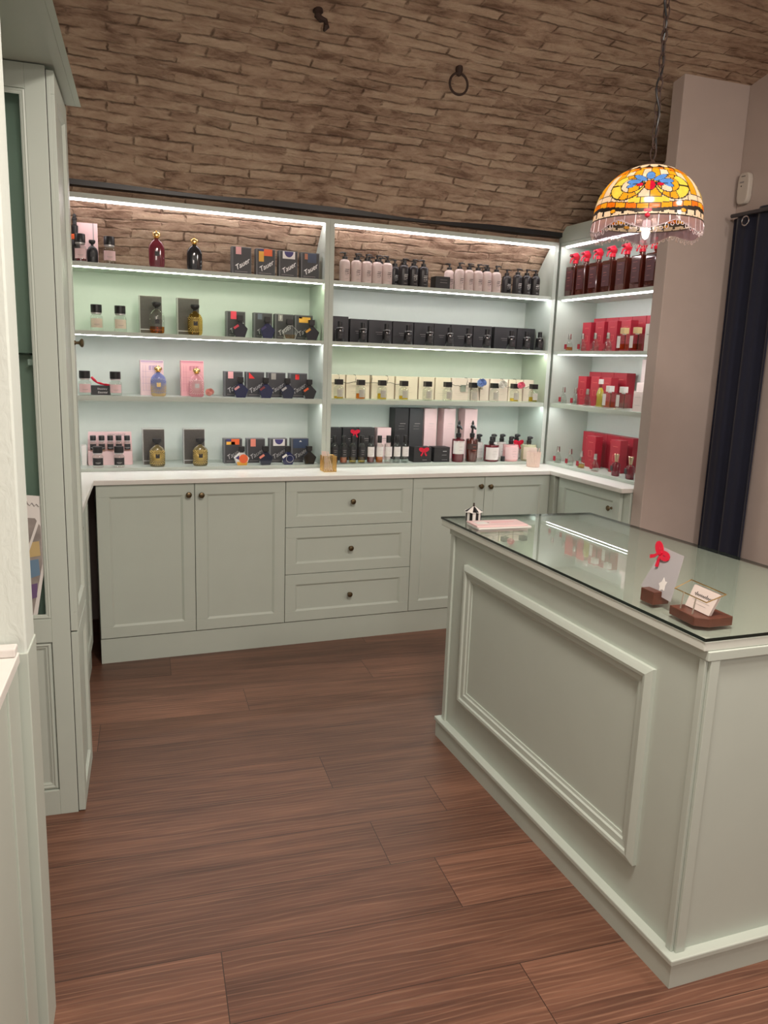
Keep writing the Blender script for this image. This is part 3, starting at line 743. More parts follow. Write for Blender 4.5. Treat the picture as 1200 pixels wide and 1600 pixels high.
    fx = MB(); fx.tube([(.010*math.sin(i*.42)+.006*math.sin(i*.9), .008*math.cos(i*.33), .205+i*(top-.205)/44) for i in range(45)], .0030, BLACK, 8); fx.obj('flex', r, smooth=True)
    MB().lathe([(.04, top-.02), (.045, top-.005), (.012, top-.03)][::-1], IRON, 20).obj('ceiling_rose', r)
lamp()

# iron rings on the vault
def vault_hit(x, y): return VC[1]+math.sqrt(VC[2]**2-(y-VC[0])**2)
def rings():
    y = 3.20; z = vault_hit(1.53, y)
    r = root('iron_ring', (1.545, y, z), 0, 'rusty iron ring hanging from the vault, right of the hook', 'ring')
    MB().lathe([(.014, .01), (.016, -.012), (.011, -.03), (.004, -.036)], IRON, 12).obj('eye_bolt', r, smooth=True)
    q = [(.042*math.cos(2*PI*i/28), -.002, -.066+.042*math.sin(2*PI*i/28)) for i in range(28)]
    MB().tube(q, .005, IRON, 8, True).obj('ring', r, smooth=True)
    y = 3.06; z = vault_hit(.9, y)
    h = root('iron_hook', (.895, y, z), 0, 'small rusty iron hook stub on the vault, left of the iron ring', 'hook')
    MB().tube([(-.012, 0, .012), (-.012, 0, -.018), (0, -.004, -.028), (.016, -.006, -.03), (.02, -.006, -.05), (.010, -.008, -.066)], [.013, .014, .012, .009, .012, .005], IRON, 8).obj('shank', h, smooth=True)
    MB().lathe([(.018, .01), (.020, -.004), (.010, -.012)], IRON, 12, -.012, 0).obj('rose_plate', h, smooth=True)
rings()

# siren and curtain
def siren():
    r = root('alarm_siren', (2.924, 2.93, 2.245), -PI/2, 'white rounded alarm box on the plaster wall above the curtain', 'alarm box')
    WP = mat('white_plastic', (.56, .51, .45), .45)
    n = 24; pts = []
    w_, h = .034, .14
    for i in range(n):
        a = 2*PI*i/n; sx = math.copysign(abs(math.cos(a))**.6, math.cos(a)); sz = math.copysign(abs(math.sin(a))**.5, math.sin(a)); pts.append((w_*sx, h/2+h/2*sz))
    mb = MB(); 
    mb.prism([(x, z) for x, z in pts], -.028, 0, WP, 'y'); mb.obj('housing', r, bevel=.006)
    mb = MB(); mb.box(-.012, .010, -.0295, -.027, .121, .1235, BLACK); mb.box(-.018, .006, -.0295, -.027, .094, .1, GREYINK); mb.lathe([(.003, 0), (.003, .002)], BLACK, 10)
    mb.v[-20:] = [(x-.008, -.0275-z, .080+y) for x, y, z in mb.v[-20:]]
    mb.obj('sensor_marks', r)
siren()
def curtain():
    r = root('curtain', (2.88, 2.84, 0), 0, 'dark navy velvet curtain beside the plaster partition', 'curtain')
    n = 90; y0, y1 = 2.968, 2.655; pts = []
    for i in range(n+1):
        t = i/n; y = y0+(y1-y0)*t
        x = 2.886+.014*math.sin(t*2*PI*2.6+.6)+.006*math.sin(t*31)
        if t < .12: x += .02*(1-t/.12)
        pts.append((x-2.88, y-2.84))
    vs = []; fs = []; zz = [0.012, .5, 1.1, 1.7, 2.0, 2.12, 2.185]
    for z in zz:
        k = 1-.25*max(0, (z-1.9)/.3)
        top = 0
        for i, (x, y) in enumerate(pts):
            t = i/n; dz = (.028*math.sin(min(1, t*1.4)*PI/2)) if z == zz[-1] else 0
            vs.append((x*k, y, z+dz))
    m_ = n+1
    for j in range(len(zz)-1):
        for i in range(n): fs.append((j*m_+i, j*m_+i+1, (j+1)*m_+i+1, (j+1)*m_+i))
    c = MB().add(vs, fs, STUDS).obj('cloth', r, smooth=True); md = c.modifiers.new('solid', 'SOLIDIFY'); md.thickness = .004
    e = MB(); e.tube([(.020*0-.031, .002+.020*math.cos(2*PI*i/20), 2.155+.020*math.sin(2*PI*i/20)) for i in range(20)], .003, mat('chrome', (.6, .6, .62), .15, metal=1), 8, True); e.obj('eyelet', r, smooth=True)
    rod = root('curtain_rod', (2.862, 2.5, 2.19), 0, 'thin dark curtain rod at the right edge above the curtain', 'curtain rod')
    MB().tube([(0, .44, 0), (0, -.9, 0)], .009, mat('dark_steel', (.10, .10, .11), .3, metal=.8), 10).obj('rod', rod, smooth=True)
    MB().box(0, .062, -.5, -.48, -.01, .01, BLACK).obj('bracket', rod)
curtain()
# ================================================================== shelf goods
FRONT, SIDE = 0.0, -PI/2
PROTO = {}
def inst(key, build, loc, rz, label, cat, group=None):
    """the first of a kind is built, every later one is a copy of the thing and its parts"""
    if key in PROTO: return dup(PROTO[key], loc, rz, label, cat, group)
    r = build(); r.location = loc; r.rotation_euler = (0, 0, rz); tag(r, label, cat, group); PROTO[key] = r
    return r
def arc_label(w_, z0, z1, mt, r, sy=1.0, half=0.95, off=.0006, n=10):
    mb = MB(); vs = []; 
    for z in (z0, z1):
        for i in range(n+1):
            a = -PI/2-half+2*half*i/n; vs.append(((r+off)*math.cos(a), (r*sy+off)*math.sin(a), z))
    for rr in (1,):
        for z in (z0, z1):
            for i in range(n+1):
                a = -PI/2-half+2*half*i/n; vs.append(((r)*math.cos(a), (r*sy)*math.sin(a), z))
    k = n+1; fs = [(i, i+1, k+i+1, k+i) for i in range(n)]+[(2*k+i, 3*k+i, 3*k+i+1, 2*k+i+1) for i in range(n)]
    return mb.add(vs, fs, mt)
def bars(rows, mt, y, parent, name='printed_lines', cx=0, th=.0003):
    mb = MB()
    for x0, x1, z0, z1 in rows: mb.box(cx+x0, cx+x1, y-th, y, z0, z1, mt)
    return mb.obj(name, parent)
def bow(parent, loc, s, mt=REDR, name='ribbon_bow', rz=0):
    mb = MB()
    def strip(pts, w0, w1):
        vs = []; n = len(pts)
        for i, (x, y, z) in enumerate(pts):
            w_ = w0+(w1-w0)*i/(n-1); a = pts[max(0, i-1)]; b = pts[min(n-1, i+1)]; dx, dz = b[0]-a[0], b[2]-a[2]; l = math.hypot(dx, dz) or 1
            nx, nz = -dz/l*w_/2, dx/l*w_/2
            for sg in (1, -1):
                for dy in (-.02*s, .02*s): vs.append((x+nx*sg, y+dy, z+nz*sg))
        fs = []
        for i in range(n-1):
            o = 4*i; fs += [(o, o+4, o+5, o+1), (o+2, o+3, o+7, o+6), (o, o+2, o+6, o+4), (o+1, o+5, o+7, o+3)]
        fs += [(0, 1, 3, 2), (4*n-4, 4*n-2, 4*n-1, 4*n-3)]
        mb.add(vs, fs, mt)
    for sx in (-1, 1):
        q = []
        for k in range(13):
            a = PI*2*k/12; q.append((sx*s*(.30-.30*math.cos(a)), -.06*s*math.sin(a/2), s*(.16*math.sin(a)+.20*(.5-.5*math.cos(a)))))
        strip(q, .26*s, .26*s)
        strip([(0, 0, 0), (sx*.14*s, -.04*s, -.2*s), (sx*.22*s, -.02*s, -.42*s), (sx*.40*s, -.03*s, -.68*s)], .12*s, .22*s)
    mb.box(-.08*s, .08*s, -.10*s, .03*s, -.08*s, .10*s, mt)
    o = mb.obj(name, parent); o.location = loc; o.rotation_euler = (0, 0, rz); return o
def pump_head(mb, z, s, mt, side=-1, mat2=None):
    mb.lathe([(.30*s, z), (.30*s, z+.26*s), (.20*s, z+.30*s), (.10*s, z+.32*s), (.10*s, z+.52*s), (.17*s, z+.54*s), (.17*s, z+.70*s), (.10*s, z+.74*s)], mt, 12)
    mb.tube([(0, 0, z+.66*s), (side*.3*s, -.02*s, z+.68*s), (side*.58*s, -.04*s, z+.64*s), (side*.62*s, -.04*s, z+.56*s)], [.10*s, .08*s, .055*s, .05*s], mt, 8)

# ---- clear square-shouldered bottle with a broad black cap
def capbottle(w_, h, lab, liquid=None, dark=False):
    def f():
        r = root('perfume_bottle'); R_ = w_/2
        prof = [(R_*.9, 0), (R_, .003), (R_, h*.50), (R_*.92, h*.56), (R_*.62, h*.60), (R_*.62, h*.66)]
        MB().lathe(prof, CLEAR, 24).obj('body', r, smooth=True)
        if liquid: MB().lathe([(R_*.86, .006), (R_*.9, .010), (R_*.9, h*.30), (R_*.86, h*.305)], liquid, 20).obj('liquid', r, smooth=True)
        arc_label(w_, h*.12, h*.47, lab, R_, half=1.05).obj('paper_label', r, smooth=True)
        bars([(-.012, .012, h*.24, h*.25), (-.007, .007, h*.20, h*.205)], WHITEINK if dark else GREYINK, -R_-.0007, r)
        MB().lathe([(R_*.60, h*.63), (R_*.80, h*.64), (R_*.80, h*.69)], SILVER, 20).obj('collar', r, smooth=True)
        MB().lathe([(R_*.84, h*.695), (R_*.87, h*.70), (R_*.87, h*.985), (R_*.82, h)], BLACK, 24).obj('cap', r, smooth=True)
        return r
    return f
# ---- elliptical flask with ornate cap
def flask(w_, h, glassm, cap, lab, rays=None, low=None, gems=False):
    def f():
        r = root('perfume_flask'); S = .45
        P_ = [(.34, 0), (.43, .015), (.485, .08), (.50, .25), (.50, .50), (.465, .59), (.37, .67), (.22, .735), (.13, .765), (.12, .79)]
        P_ = [(a*w_, b*h) for a, b in P_]
        MB().lathe(P_, glassm, 28, sy=S).obj('body', r, smooth=True)
        if low:
            MB().lathe([(.36*w_, .012*h), (.46*w_, .03*h), (.47*w_, .10*h), (.475*w_, .22*h), (.40*w_, .225*h)], low, 24, sy=S).obj('liquid', r, smooth=True)
        def rad(z):
            for (r0, z0), (r1, z1) in zip(P_, P_[1:]):
                if z0 <= z <= z1: return r0+(r1-r0)*(z-z0)/(z1-z0+1e-9)
            return 0
        if rays:
            mb = MB(); cz = .36*h
            for k in range(26):
                a = 2*PI*(k+.5)/26; pts = []
                for t in [.10*w_, .2*w_, .3*w_, .38*w_, .46*w_, .55*w_]:
                    x, z = t*math.cos(a), cz+t*1.05*math.sin(a)
                    if z < .03*h or z > .63*h: break
                    R_ = rad(z)
                    if abs(x) > R_*.97: break
                    pts.append((x, -S*math.sqrt(max(0, R_*R_-x*x))-.0006, z))
                if len(pts) > 1: mb.tube(pts, .0017, rays, 5)
            for z in (.56*h, .12*h):
                R_ = rad(z); mb.tube([(R_*math.cos(a_), S*R_*math.sin(a_)-.0006, z) for a_ in [PI+PI*i/14 for i in range(15)]], .0013, rays, 5)
            mb.obj('ray_pattern', r)
        y = -S*.5*w_-.0012
        MB().box(-.010, .010, y-.0008, y+.001, .31*h, .31*h+.021, lab).obj('square_label', r)
        mb = MB()
        if cap == 'gold':
            mb.lathe([(.10*w_, .78*h), (.21*w_, .795*h), (.14*w_, .825*h), (.25*w_, .85*h), (.26*w_, .92*h), (.20*w_, .95*h), (.06*w_, .965*h), (.08*w_, .98*h), (.02*w_, h)], GOLD, 14, sy=.7)
        else:
            mb.lathe([(.12*w_, .79*h), (.12*w_, .83*h), (.24*w_, .86*h), (.30*w_, .92*h), (.30*w_, .985*h), (.27*w_, h)], BLACK, 20, sy=.6)
        mb.obj('cap', r, smooth=True)
        return r
    return f
# ---- pentagonal flask
def penta(w_, h, body, tagm=None, extra=None, capx=0.0, rim=None):
    def f():
        r = root('perfume_flask'); d = .016
        pg = [(-.31*w_, 0), (.31*w_, 0), (.5*w_, .40*h), (.12*w_, .68*h), (-.12*w_, .68*h), (-.5*w_, .40*h)]
        MB().prism(pg, -d, d, body, 'y').obj('body', r, bevel=.002)
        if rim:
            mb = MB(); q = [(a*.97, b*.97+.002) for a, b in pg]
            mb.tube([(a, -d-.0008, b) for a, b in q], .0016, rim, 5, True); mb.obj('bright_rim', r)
        mb = MB(); mb.box(-.13*w_, .13*w_, -.010, .010, .68*h, .75*h, BLACK); mb.box(-.19*w_, .19*w_, -.014, .014, .745*h, h, BLACK); mb.obj('cap', r, bevel=.0015)
        if tagm:
            y = -d-.0012; a = math.radians(35); c, s = math.cos(a), math.sin(a); mb = MB(); q = [(-.19*w_, -.06*w_), (.19*w_, -.06*w_), (.19*w_, .09*w_), (-.19*w_, .09*w_)]
            mb.prism([(x*c-z*s-.27*w_, x*s+z*c+.46*h) for x, z in q], y, y+.0006, tagm, 'y'); mb.obj('corner_label', r)
        y = -d-.001
        if extra == 'disc': 
            MB().prism([(.10*w_+.30*w_*math.cos(2*PI*i/20), .36*h+.30*w_*math.sin(2*PI*i/20)) for i in range(20)], y-.0006, y, ORANGE, 'y').obj('orange_disc', r)
            MB().prism([(-.30*w_, .01*h), (.31*w_, .01*h), (.38*w_, .18*h), (-.36*w_, .20*h)], y-.0003, y, YELLOW, 'y').obj('yellow_patch', r)
            MB().prism([(-.46*w_, .40*h), (-.18*w_, .30*h), (-.20*w_, .55*h)], y-.0003, y, VIOLET, 'y').obj('violet_patch', r)
        if extra == 'ring':
            MB().tube([(.10*w_+.26*w_*math.cos(2*PI*i/24), y, .32*h+.26*w_*math.sin(2*PI*i/24)) for i in range(24)], .0007, WHITEINK, 5, True).obj('white_ring', r)
        if extra == 'liquid':
            MB().prism([(-.26*w_, .03*h), (.26*w_, .03*h), (.34*w_, .24*h), (-.34*w_, .24*h)], -d*.7, d*.7, GOLDL, 'y').obj('liquid', r)
        return r
    return f
# ---- dark card box with a script name and a coloured corner
def tbox(w_, h, style, d=.045):
    def f():
        r = root('perfume_box')
        mb = MB(); mb.box(-w_/2, w_/2, -d/2, d/2, 0, h, GREY2); mb.obj('box', r, bevel=.0012)
        MB().box(-w_/2+.007, w_/2-.003, -d/2-.0008, -d/2, .004, h-.004, GREYCARD).obj('front_panel', r)
        y = -d/2-.0012
        text('Tauer', .034, SILVER, r, (.002, y, h*.36), tilt=math.radians(32), shear=.35)
        bars([(-w_*.36, w_*.30, h*.085, h*.10)], GREYINK, y, r)
        mb = MB(); Y0, Y1 = y-.0003, y
        def q(x0, x1, z0, z1, m): mb.box(x0*w_, x1*w_, Y0, Y1, z0*h, z1*h, m)
        if style == 'pink': q(-.30, -.02, .72, .99, mat('tag_pink', (.80, .40, .40), .5))
        elif style == 'coral': q(-.30, -.02, .68, .99, SALMON)
        elif style == 'crimson': q(-.28, .02, .70, 1.0, mat('tag_crimson', (.80, .06, .10), .5))
        elif style == 'multi': q(-.36, -.10, .88, .98, VIOLET); q(-.36, .10, .76, .88, YELLOW); q(-.10, .34, .76, .99, ORANGE)
        elif style == 'multi2': q(-.30, -.10, .90, .99, VIOLET); q(-.36, -.10, .52, .90, YELLOW); q(-.10, .34, .74, .99, ORANGE)
        elif style == 'arc':
            q(-.30, .36, .70, .98, WHITE); mb.prism([(.03*w_+.24*w_*math.cos(PI+PI*i/14), .97*h+.21*h*math.sin(PI+PI*i/14)) for i in range(15)], Y0-.0003, Y0, VIOLET, 'y')
        elif style == 'psi':
            q(-.32, -.08, .72, .97, GREYINK); mb.box(-.205*w_, -.185*w_, Y0-.0003, Y0, .76*h, .94*h, WHITEINK); mb.tube([(-.195*w_+.045*w_*math.cos(2*PI*i/12), Y0-.0002, .87*h+.05*h*math.sin(2*PI*i/12)) for i in range(12)], .0007, WHITEINK, 4, True)
        elif style == 'steel': q(-.30, -.06, .74, .96, mat('tag_steel', (.12, .14, .18), .5))
        elif style == 'gold': q(-.28, .36, .70, .92, YELLOW); q(-.28, -.10, .86, .92, ORANGE)
        elif style == 'triangle': mb.prism([(-.34*w_, .98*h), (-.34*w_, .74*h), (-.02*w_, .74*h)], Y0, Y1, mat('tag_red', (.75, .03, .03), .5), 'y')
        elif style == 'grey': q(-.30, -.04, .72, .97, mat('tag_grey', (.33, .32, .28), .6))
        elif style == 'redsquare': q(-.18, .04, .74, .94, mat('tag_red', (.75, .03, .03), .5)); q(-.08, .0, .86, .93, YELLOW)
        elif style == 'peach': q(-.30, -.14, .74, .95, mat('tag_peach', (.45, .18, .10), .5)); q(-.14, .34, .62, .97, mat('tag_slate', (.05, .07, .12), .5))
        elif style == 'mountain': q(-.40, .44, .60, .985, mat('tag_night', (.03, .05, .10), .5)); mb.prism([(-.06*w_, .86*h), (.10*w_, .86*h), (.02*w_, .93*h)], Y0-.0003, Y0, WHITE, 'y')
        mb.obj('corner_patch', r)
        return r
    return f
def plain_box(name, w_, d, h, mt, marks=(), ink=None, bowat=None, side=None, textline=None):
    def f():
        r = root(name)
        MB().box(-w_/2, w_/2, -d/2, d/2, 0, h, mt).obj('box', r, bevel=.0012)
        MB().box(-w_/2-.0002, w_/2+.0002, -d/2-.0004, d/2+.0002, h*.78, h*.783, mat('seam_shade', (.10, .08, .08), .7) if mt not in (BLACKCARD,) else GREYCARD).obj('lid_seam', r) if name == 'gift_box' else None
        if marks: bars([(a*w_, b*w_, c*h, e*h) for a, b, c, e in marks], ink, -d/2, r, th=.0005)
        if textline: text(textline[0], textline[1], ink, r, (textline[2]*w_, -d/2-.0004, textline[3]*h), tilt=0)
        if bowat: bow(r, (bowat[0]*w_, -d/2-.003, bowat[1]*h), bowat[2])
        return r
    return f
def frame_marks(parent, w_, d, h, mt=None, cx=0, cz=.45):
    mb = MB(); s = w_*.20; y = -d/2; t = .0010; z = cz*h; mt = mt or WHITEINK
    mb.box(cx-s, cx+s, y-.0005, y, z+s-t, z+s, mt); mb.box(cx-s, cx+s, y-.0005, y, z-s, z-s+t, mt)
    mb.box(cx-s, cx-s+t, y-.0005, y, z-s, z+s, mt); mb.box(cx+s-t, cx+s, y-.0005, y, z-s, z+s, mt)
    return mb.obj('printed_frame', parent)
def darkbox(w_, h):
    def f():
        r = root('perfume_box'); d = .05
        MB().box(-w_/2, w_/2, -d/2, d/2, 0, h, WHITE if False else mat('box_edge_grey', (.42, .42, .40), .5)).obj('box', r, bevel=.0012)
        MB().box(-w_/2+.004, w_/2-.001, -d/2-.0006, -d/2, .001, h-.003, TAUPE).obj('patterned_front', r)
        mb = MB()
        for k in range(26): mb.box(-w_/2+.006, w_/2-.003, -d/2-.0011, -d/2-.0006, h*.16+k*(h*.80/26), h*.16+k*(h*.80/26)+.0016, GREYCARD)
        mb.obj('rib_pattern', r)
        MB().box(-w_/2+.004, w_/2-.001, -d/2-.0012, -d/2-.0006, h*.10, h*.115, SILVER).obj('silver_band', r)
        return r
    return f
def pinkart(w_, h, mt, line):
    def f():
        r = root('perfume_box'); d = .05
        MB().box(-w_/2, w_/2, -d/2, d/2, 0, h, mt).obj('box', r, bevel=.0012)
        mb = MB(); y0, y1 = -d/2-.0006, -d/2
        for z in (.14, .34, .52, .68, .92): mb.box(-.44*w_, .46*w_, y0, y1, z*h, z*h+.0012, line)
        for x in (-.40, -.28, .10, .34):
            mb.box(x*w_, x*w_+.0012, y0, y1, .14*h, .86*h, line)
        for x in (-.14, .0, .16):
            mb.box(x*w_, x*w_+.012, y0, y1, .72*h, .84*h, line)
        mb.box(-.12*w_, .30*w_, y0, y1, .84*h, .855*h, line)
        mb.obj('facade_drawing', r)
        MB().box(-.48*w_, .48*w_, y0-.0002, y1, .945*h, .995*h, line).obj('top_band', r)
        return r
    return f
def pump_bottle(w_, h, mt, ink, side=-1, rect=.8):
    def f():
        r = root('pump_bottle'); R_ = w_/2; H = h*.72
        MB().lathe([(R_*.92, 0), (R_, .004), (R_, H*.80), (R_*.93, H*.90), (R_*.72, H*.965), (R_*.40, H), (R_*.34, H*1.01)], mt, 24, sy=rect).obj('body', r, smooth=True)
        mb = MB(); pump_head(mb, H, h*.30, BLACK, side); mb.obj('pump', r, smooth=True)
        y = -R_*rect-.0004
        bars([(-.004, .016, H*.52, H*.545), (-.006, .014, H*.44, H*.47), (-.006, .004, H*.36, H*.375), (.008, .014, H*.35, H*.38), (-.006, .010, H*.29, H*.30), (-.004, .012, H*.12, H*.125)], ink, y+.0012, r, th=.0014)
        return r
    return f
def blackbottle(w_, h):
    def f():
        r = root('perfume_bottle'); R_ = w_/2*.72
        MB().lathe([(R_*.9, 0), (R_, .003), (R_, h*.56), (R_*.9, h*.64), (R_*.5, h*.70), (R_*.4, h*.72)], mat('black_glass', (.012, .011, .012), .12, coat=.5), 22).obj('body', r, smooth=True)
        MB().tube([(R_*.86*math.cos(a), R_*.86*math.sin(a)*.9-.001, h*.655+.003*math.sin(-a)*1.3) for a in [PI+PI*(i+.5)/13*.96 for i in range(13)]], .0016, mat('painted_glint', (.75, .75, .76), .2, metal=.6), 6).obj('shoulder_glint_band', r, smooth=True)  # highlight on the black glass, modelled as a bright metal band
        MB().lathe([(R_*.5, h*.70), (R_*.56, h*.71), (R_*.56, h*.99), (R_*.5, h)], BLACK, 16).obj('cap', r, smooth=True)
        arc_label(0, h*.15, h*.50, BLACKCARD, R_, half=.8).obj('paper_label', r); bars([(-.008, .008, h*.36, h*.367), (-.005, .005, h*.30, h*.305)], GREYINK, -R_-.0007, r)
        return r
    return f
def clearbottle(w_, h, liquid=None, lv=.3, lab=None):
    def f():
        r = root('perfume_bottle'); R_ = w_/2*.86
        MB().lathe([(R_*.92, 0), (R_, .003), (R_, h*.52), (R_*.9, h*.60), (R_*.5, h*.68), (R_*.34, h*.70), (R_*.34, h*.74)], CLEAR, 22).obj('body', r, smooth=True)
        if liquid: MB().lathe([(R_*.84, .005), (R_*.9, .009), (R_*.9, h*lv), (R_*.85, h*lv+.001)], liquid, 18).obj('liquid', r, smooth=True)
        arc_label(0, h*.12, h*.50, lab or mat('label_grey_paper', (.50, .48, .42), .6), R_, half=.62).obj('paper_label', r)
        bars([(-.007, .007, h*.40, h*.406), (-.009, .009, h*.33, h*.336), (-.006, .006, h*.22, h*.226)], GREYINK, -R_-.0007, r)
        MB().box(-.30*w_, .30*w_, -.30*w_, .30*w_, h*.73, h, BLACK).obj('cap', r, bevel=.001)
        return r
    return f
def slim(w_, h, lab, ink, liquid, lv=.25):
    def f():
        r = root('perfume_bottle'); R_ = w_/2*.92
        MB().lathe([(R_*.92, 0), (R_, .003), (R_, h*.60), (R_*.92, h*.66), (R_*.5, h*.71), (R_*.5, h*.74)], CLEAR, 20).obj('body', r, smooth=True)
        MB().lathe([(R_*.84, .006), (R_*.9, .010), (R_*.9, h*lv), (R_*.85, h*lv+.001)], liquid, 18).obj('liquid', r, smooth=True)
        arc_label(0, h*.24, h*.60, lab, R_, half=1.15).obj('paper_label', r, smooth=True)
        bars([(-.010, .010, h*.48, h*.485), (-.007, .007, h*.42, h*.425), (-.008, .008, h*.33, h*.335)], ink, -R_-.0007, r)
        MB().lathe([(R_*.58, h*.74), (R_*.60, h*.745), (R_*.60, h*.99), (R_*.56, h)], BLACK, 16).obj('cap', r, smooth=True)
        return r
    return f
def bigpump(w_, h, lab, body, ink, labz):
    def f():
        r = root('pump_bottle'); R_ = w_/2; H = h*.56
        MB().lathe([(R_*.88, 0), (R_*.95, .004), (R_, H*.95), (R_*.9, H), (R_*.3, H*1.02), (R_*.3, H*1.07)], body, 26).obj('body', r, smooth=True)
        arc_label(0, H*labz[0], H*labz[1], lab, R_*.985, half=1.3).obj('paper_label', r, smooth=True)
        bars([(-.010, .010, H*.66, H*.67), (-.012, .012, H*.52, H*.53)], ink, -R_-.0006, r)
        mb = MB(); z = H*1.06
        mb.lathe([(R_*.40, z), (R_*.42, z+.022), (R_*.2, z+.026), (R_*.16, z+.05), (R_*.34, z+.054), (R_*.36, z+.066), (R_*.16, z+.074), (R_*.22, z+.082), (R_*.10, h)], BLACK, 14)
        mb.tube([(0, 0, z+.06), (0, -.02, z+.062), (.004, -.032, z+.050)], [.009, .007, .005], BLACK, 8); mb.obj('pump', r, smooth=True)
        return r
    return f
def widepump(w_, h, lab, body, side=1):
    def f():
        r = root('pump_bottle'); R_ = w_/2; H = h*.66
        MB().lathe([(R_*.92, 0), (R_, .004), (R_, H*.96), (R_*.95, H), (R_*.3, H*1.01), (R_*.28, H*1.04)], body, 28).obj('body', r, smooth=True)
        arc_label(0, H*.12, H*.86, lab, R_*.995, half=1.25).obj('paper_label', r, smooth=True)
        bars([(-.012, .012, H*.62, H*.63), (-.016, .016, H*.45, H*.46), (-.008, .008, H*.30, H*.31)], GREYINK, -R_-.0007, r)
        mb = MB(); z = H*1.02
        mb.lathe([(.014, z), (.015, z+.020), (.012, z+.022), (.013, z+.040), (.010, z+.046)], BLACK, 14); mb.tube([(0, 0, z+.038), (side*.010, -.008, z+.040), (side*.016, -.014, z+.036)], [.011, .008, .006], BLACK, 8); mb.obj('pump', r, smooth=True)
        return r
    return f
def spray(w_, h):
    def f():
        r = root('spray_bottle'); d = .07; H = h*.70
        mb = MB(); mb.box(-w_/2, w_/2, -d/2, d/2, 0, H, BROWNG); mb.obj('body', r, bevel=.006)
        MB().lathe([(.016, H-.001), (.017, H+.004), (.015, H+.022)], BROWNG, 14).obj('neck', r, smooth=True)
        y = -d/2-.0008
        MB().box(-w_/2+.010, w_/2-.010, y, -d/2, .035, H-.022, mat('maroon_label', (.085, .018, .024), .5)).obj('paper_label', r)
        bars([(-.020, .012, H*.80, H*.805), (-.020, .006, H*.62, H*.63), (-.020, .010, H*.54, H*.545), (-.020, .002, H*.36, H*.365)], SALMON, y, r)
        mb = MB(); T = mat('red_trigger_plastic', (.62, .012, .035), .3, coat=.4)
        mb.lathe([(.017, H+.018), (.017, H+.034), (.010, H+.038)], T, 14)
        pts = [(0, .012, H+.036), (0, .010, H+.050), (0, 0, H+.060), (0, -.022, H+.060)]
        mb.tube(pts, [.011, .019, .020, .011], T, 10); mb.obj('trigger_head', r, smooth=True)
        mb = MB(); mb.tube([(0, -.012, H+.052), (0, -.030, H+.040), (0, -.037, H+.018)], [.006, .006, .004], T, 8); mb.obj('trigger', r, smooth=True)
        MB().tube([(0, -.020, H+.060), (0, -.038, H+.060)], [.008, .0075], mat('dark_red_nozzle', (.20, .01, .02), .4), 8).obj('nozzle', r, smooth=True)
        return r
    return f
def conical(w_, h, liquid, redlab=True):
    def f():
        r = root('perfume_flask'); R_ = w_/2
        MB().lathe([(R_*.92, 0), (R_, .003), (R_*.95, h*.30), (R_*.60, h*.52), (R_*.30, h*.62), (R_*.28, h*.70)], CLEAR, 20, sy=.6).obj('body', r, smooth=True)
        MB().lathe([(R_*.84, .005), (R_*.88, .009), (R_*.86, h*.24), (R_*.8, h*.245)], liquid, 16, sy=.6).obj('liquid', r, smooth=True)
        MB().box(-R_*.75, -R_*.05, -R_*.6-.0012, -R_*.6+.003, h*.12, h*.40, REDC).obj('paper_label', r)
        MB().lathe([(R_*.34, h*.68), (R_*.36, h*.70), (R_*.30, h)], mat('brushed_cap', (.55, .54, .52), .25, metal=.9), 14).obj('cap', r, smooth=True)
        return r
    return f
def square(w_, h, liquid, cap):
    def f():
        r = root('perfume_bottle'); d = .04; H = h*.70
        MB().box(-w_/2, w_/2, -d/2, d/2, 0, H, CLEAR).obj('body', r, bevel=.003)
        MB().box(-w_*.36, w_*.36, -d*.3, d*.3, .008, H*.45, liquid).obj('liquid', r)
        MB().box(-w_*.40, -w_*.06, -d/2-.0008, -d/2, H*.2, H*.92, WHITE).obj('paper_label', r)
        MB().tube([(.010, 0, .010), (.010, 0, H)], .0022, BROWNG, 6).obj('dip_tube', r)
        MB().lathe([(.010, H), (.010, H+.005)], SILVER, 12).obj('collar', r)
        MB().box(-.016, .016, -.016, .016, H+.005, h, cap).obj('cap', r, bevel=.0015)
        return r
    return f
def oil(w_, h):
    def f():
        r = root('oil_bottle'); R_ = w_/2
        MB().lathe([(R_*.92, 0), (R_, .003), (R_*.98, h*.42), (R_*.72, h*.62), (R_*.36, h*.76), (R_*.34, h*.84)], CLEAR, 20, sy=.6).obj('body', r, smooth=True)
        MB().lathe([(R_*.84, .005), (R_*.9, .009), (R_*.88, h*.42), (R_*.60, h*.60), (R_*.3, h*.70)], mat('green_gold_oil', (.52, .42, .04), .12, coat=.6), 18, sy=.6).obj('liquid', r, smooth=True)
        MB().box(-R_*.9, -R_*.25, -R_*.6-.001, -R_*.45, h*.08, h*.42, REDC).obj('paper_label', r)
        MB().lathe([(R_*.40, h*.83), (R_*.42, h*.84), (R_*.40, h)], WHITE, 14).obj('cap', r, smooth=True)
        return r
    return f
def redbottle(w_, h):
    def f():
        r = root('perfume_flask'); R_ = w_/2
        MB().lathe([(R_*.86, 0), (R_*.95, .004), (R_, h*.50), (R_*.8, h*.58), (R_*.3, h*.62), (R_*.28, h*.66)], mat('cherry_glass', (.17, .008, .022), .08, coat=.7), 22, sy=.7).obj('body', r, smooth=True)
        MB().box(-R_*.75, -R_*.05, -R_*.72-.0006, -R_*.6, h*.22, h*.46, DARKINK).obj('paper_label', r)
        MB().lathe([(R_*.34, h*.64), (R_*.42, h*.80), (R_*.56, h*.98), (R_*.48, h)], mat('champagne_cap', (.70, .52, .36), .2, metal=.9), 14, sy=.8).obj('flared_cap', r, smooth=True)
        return r
    return f
